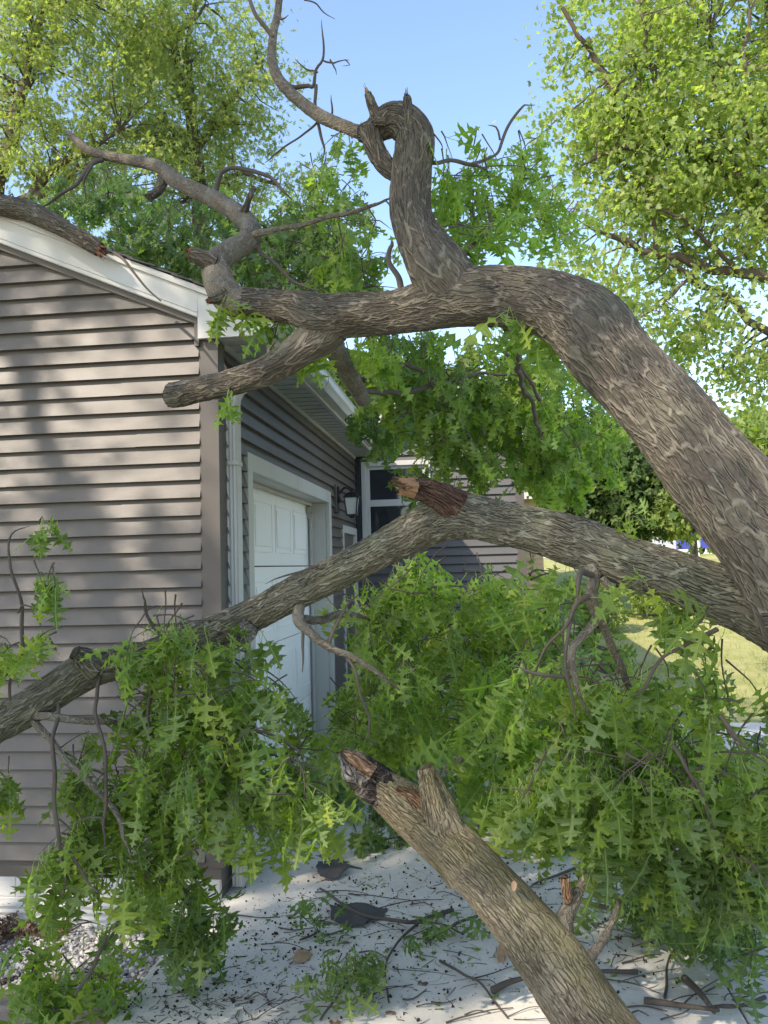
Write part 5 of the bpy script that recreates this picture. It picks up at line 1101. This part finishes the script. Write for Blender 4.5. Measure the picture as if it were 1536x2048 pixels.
def car(x, y, d, col, label, rot=0.):
    c = P(x, y, d); g = gz(c[0], c[1])
    m = mat_plain('car_paint', col, .25, .03, 2, 0, .6)
    t = empty('parked_car', (c[0], c[1], g), label, 'car', 'cars parked beyond the lawn'); 
    prof = [(-2.2, .35), (-2.2, .8), (-2.05, .98), (-1.5, 1.02), (-.95, 1.42), (.35, 1.45), (1.05, 1.02), (1.9, .92), (2.2, .7), (2.2, .35)]
    body = [(p+c[0], q+g) for p, q in prof]
    a = Acc(); n = len(prof); V = []
    for yy_, ins in ((-.85, .0), (-.80, .0), (.80, .0), (.85, .0)):
        for p, q in prof:
            s2 = .18 if q > 1.2 else 0
            V.append((c[0]+p*(1 if abs(yy_) < .84 else .985), c[1]+math.copysign(abs(yy_)-s2, yy_), g+q*(1 if abs(yy_) < .84 else .985)))
    a.add(V, [(r_*n+k, r_*n+(k+1) % n, (r_+1)*n+(k+1) % n, (r_+1)*n+k) for r_ in range(3) for k in range(n)])
    for b_ in (0, 3*n): a.add(V[b_:b_+n]+[np.mean(V[b_:b_+n], 0)], [(k, (k+1) % n, n) for k in range(n)])
    a.build('body', m, t, bevel=.03)
    a = Acc(); a.add([(c[0]+p, c[1]-.845+.16*(q > 1.2), g+q) for p, q in ((-1.35, 1.04), (-.9, 1.36), (.3, 1.38), (.85, 1.04))], [(0, 3, 2, 1)]); a.build('window', M_GLASS, t)
    for wx in (-1.35, 1.35):
        w = Acc(); tube(w, [(c[0]+wx, c[1]-.9, g+.32, .32), (c[0]+wx, c[1]-.72, g+.32, .32)], 24, .2); wo = w.build('wheel', M_BLACK, t)
        w = Acc(); tube(w, [(c[0]+wx, c[1]-.915, g+.32, .2), (c[0]+wx, c[1]-.87, g+.32, .2)], 16, .1); w.build('rim', M_METAL, wo)
    return t
car(1436, 1110, 46, (.035, .045, .30), 'blue purple car parked beyond the lawn under the crotch of the limbs')
car(1340, 1108, 47, (.42, .44, .46), 'silver grey car parked left of the blue car beyond the lawn')
c = P(1399, 1110, 38); g = gz(c[0], c[1]); a = Acc(); tube(a, [(c[0], c[1], g, .07), (c[0], c[1], g+1.5, .07)], 12, .3); a.box((c[0]-.1, c[1]-.1, g+1.5), (c[0]+.1, c[1]+.1, g+1.56)); tag(a.build('post', M_WHITE), 'white post standing on the lawn before the parked cars', 'post')
c = P(1454, 1125, 30); g = gz(c[0], c[1]); a = Acc(); tube(a, [(c[0], c[1], g, .09), (c[0], c[1], g+1.2, .08)], 12, .3); a.box((c[0]-.11, c[1]-.11, g+1.2), (c[0]+.11, c[1]+.11, g+1.25)); tag(a.build('post', M_TAN), 'tan wooden post beside the crotch of the limbs', 'post')
# street beyond
a = Acc(); xs_ = np.linspace(-60, 80, 60)
V = []; 
for x in xs_: V += [(x, 45.0, 1.99), (x, 51.5, 1.99)]
a.add(V, [(2*i, 2*i+2, 2*i+3, 2*i+1) for i in range(59)]); tag(a.build('road', mat_plain('asphalt', (.055, .055, .056), .9, .2, 2, .4)), None, None, None, 'structure')
# grass blades on the visible lawn
a = Acc(); n = 16000; x = rng.uniform(1.5, 12, n); y = 10.2+rng.random(n)**1.3*22; z = lawn_z(x, y)
blade = [(np.array([(-.04, 0, 0), (.04, 0, 0), (.025, .6, .05), (-.025, .6, .05), (0, 1, .18), (0, 1, .181)]), np.array([(0, 1, 2, 3), (3, 2, 4, 5)]), np.zeros((6, 2)))]
put_leaves(a, blade, np.stack([x, y, z-.005], 1), rng.normal(0, .35, (n, 3))+np.array([0, 0, 1]), rng.normal(0, 1, (n, 3)), rng.uniform(.05, .13, n), rng.random(n))
tag(a.build('grass', M_GRASS), 'sun bleached grass growing on the lawn', 'grass', None, 'stuff')
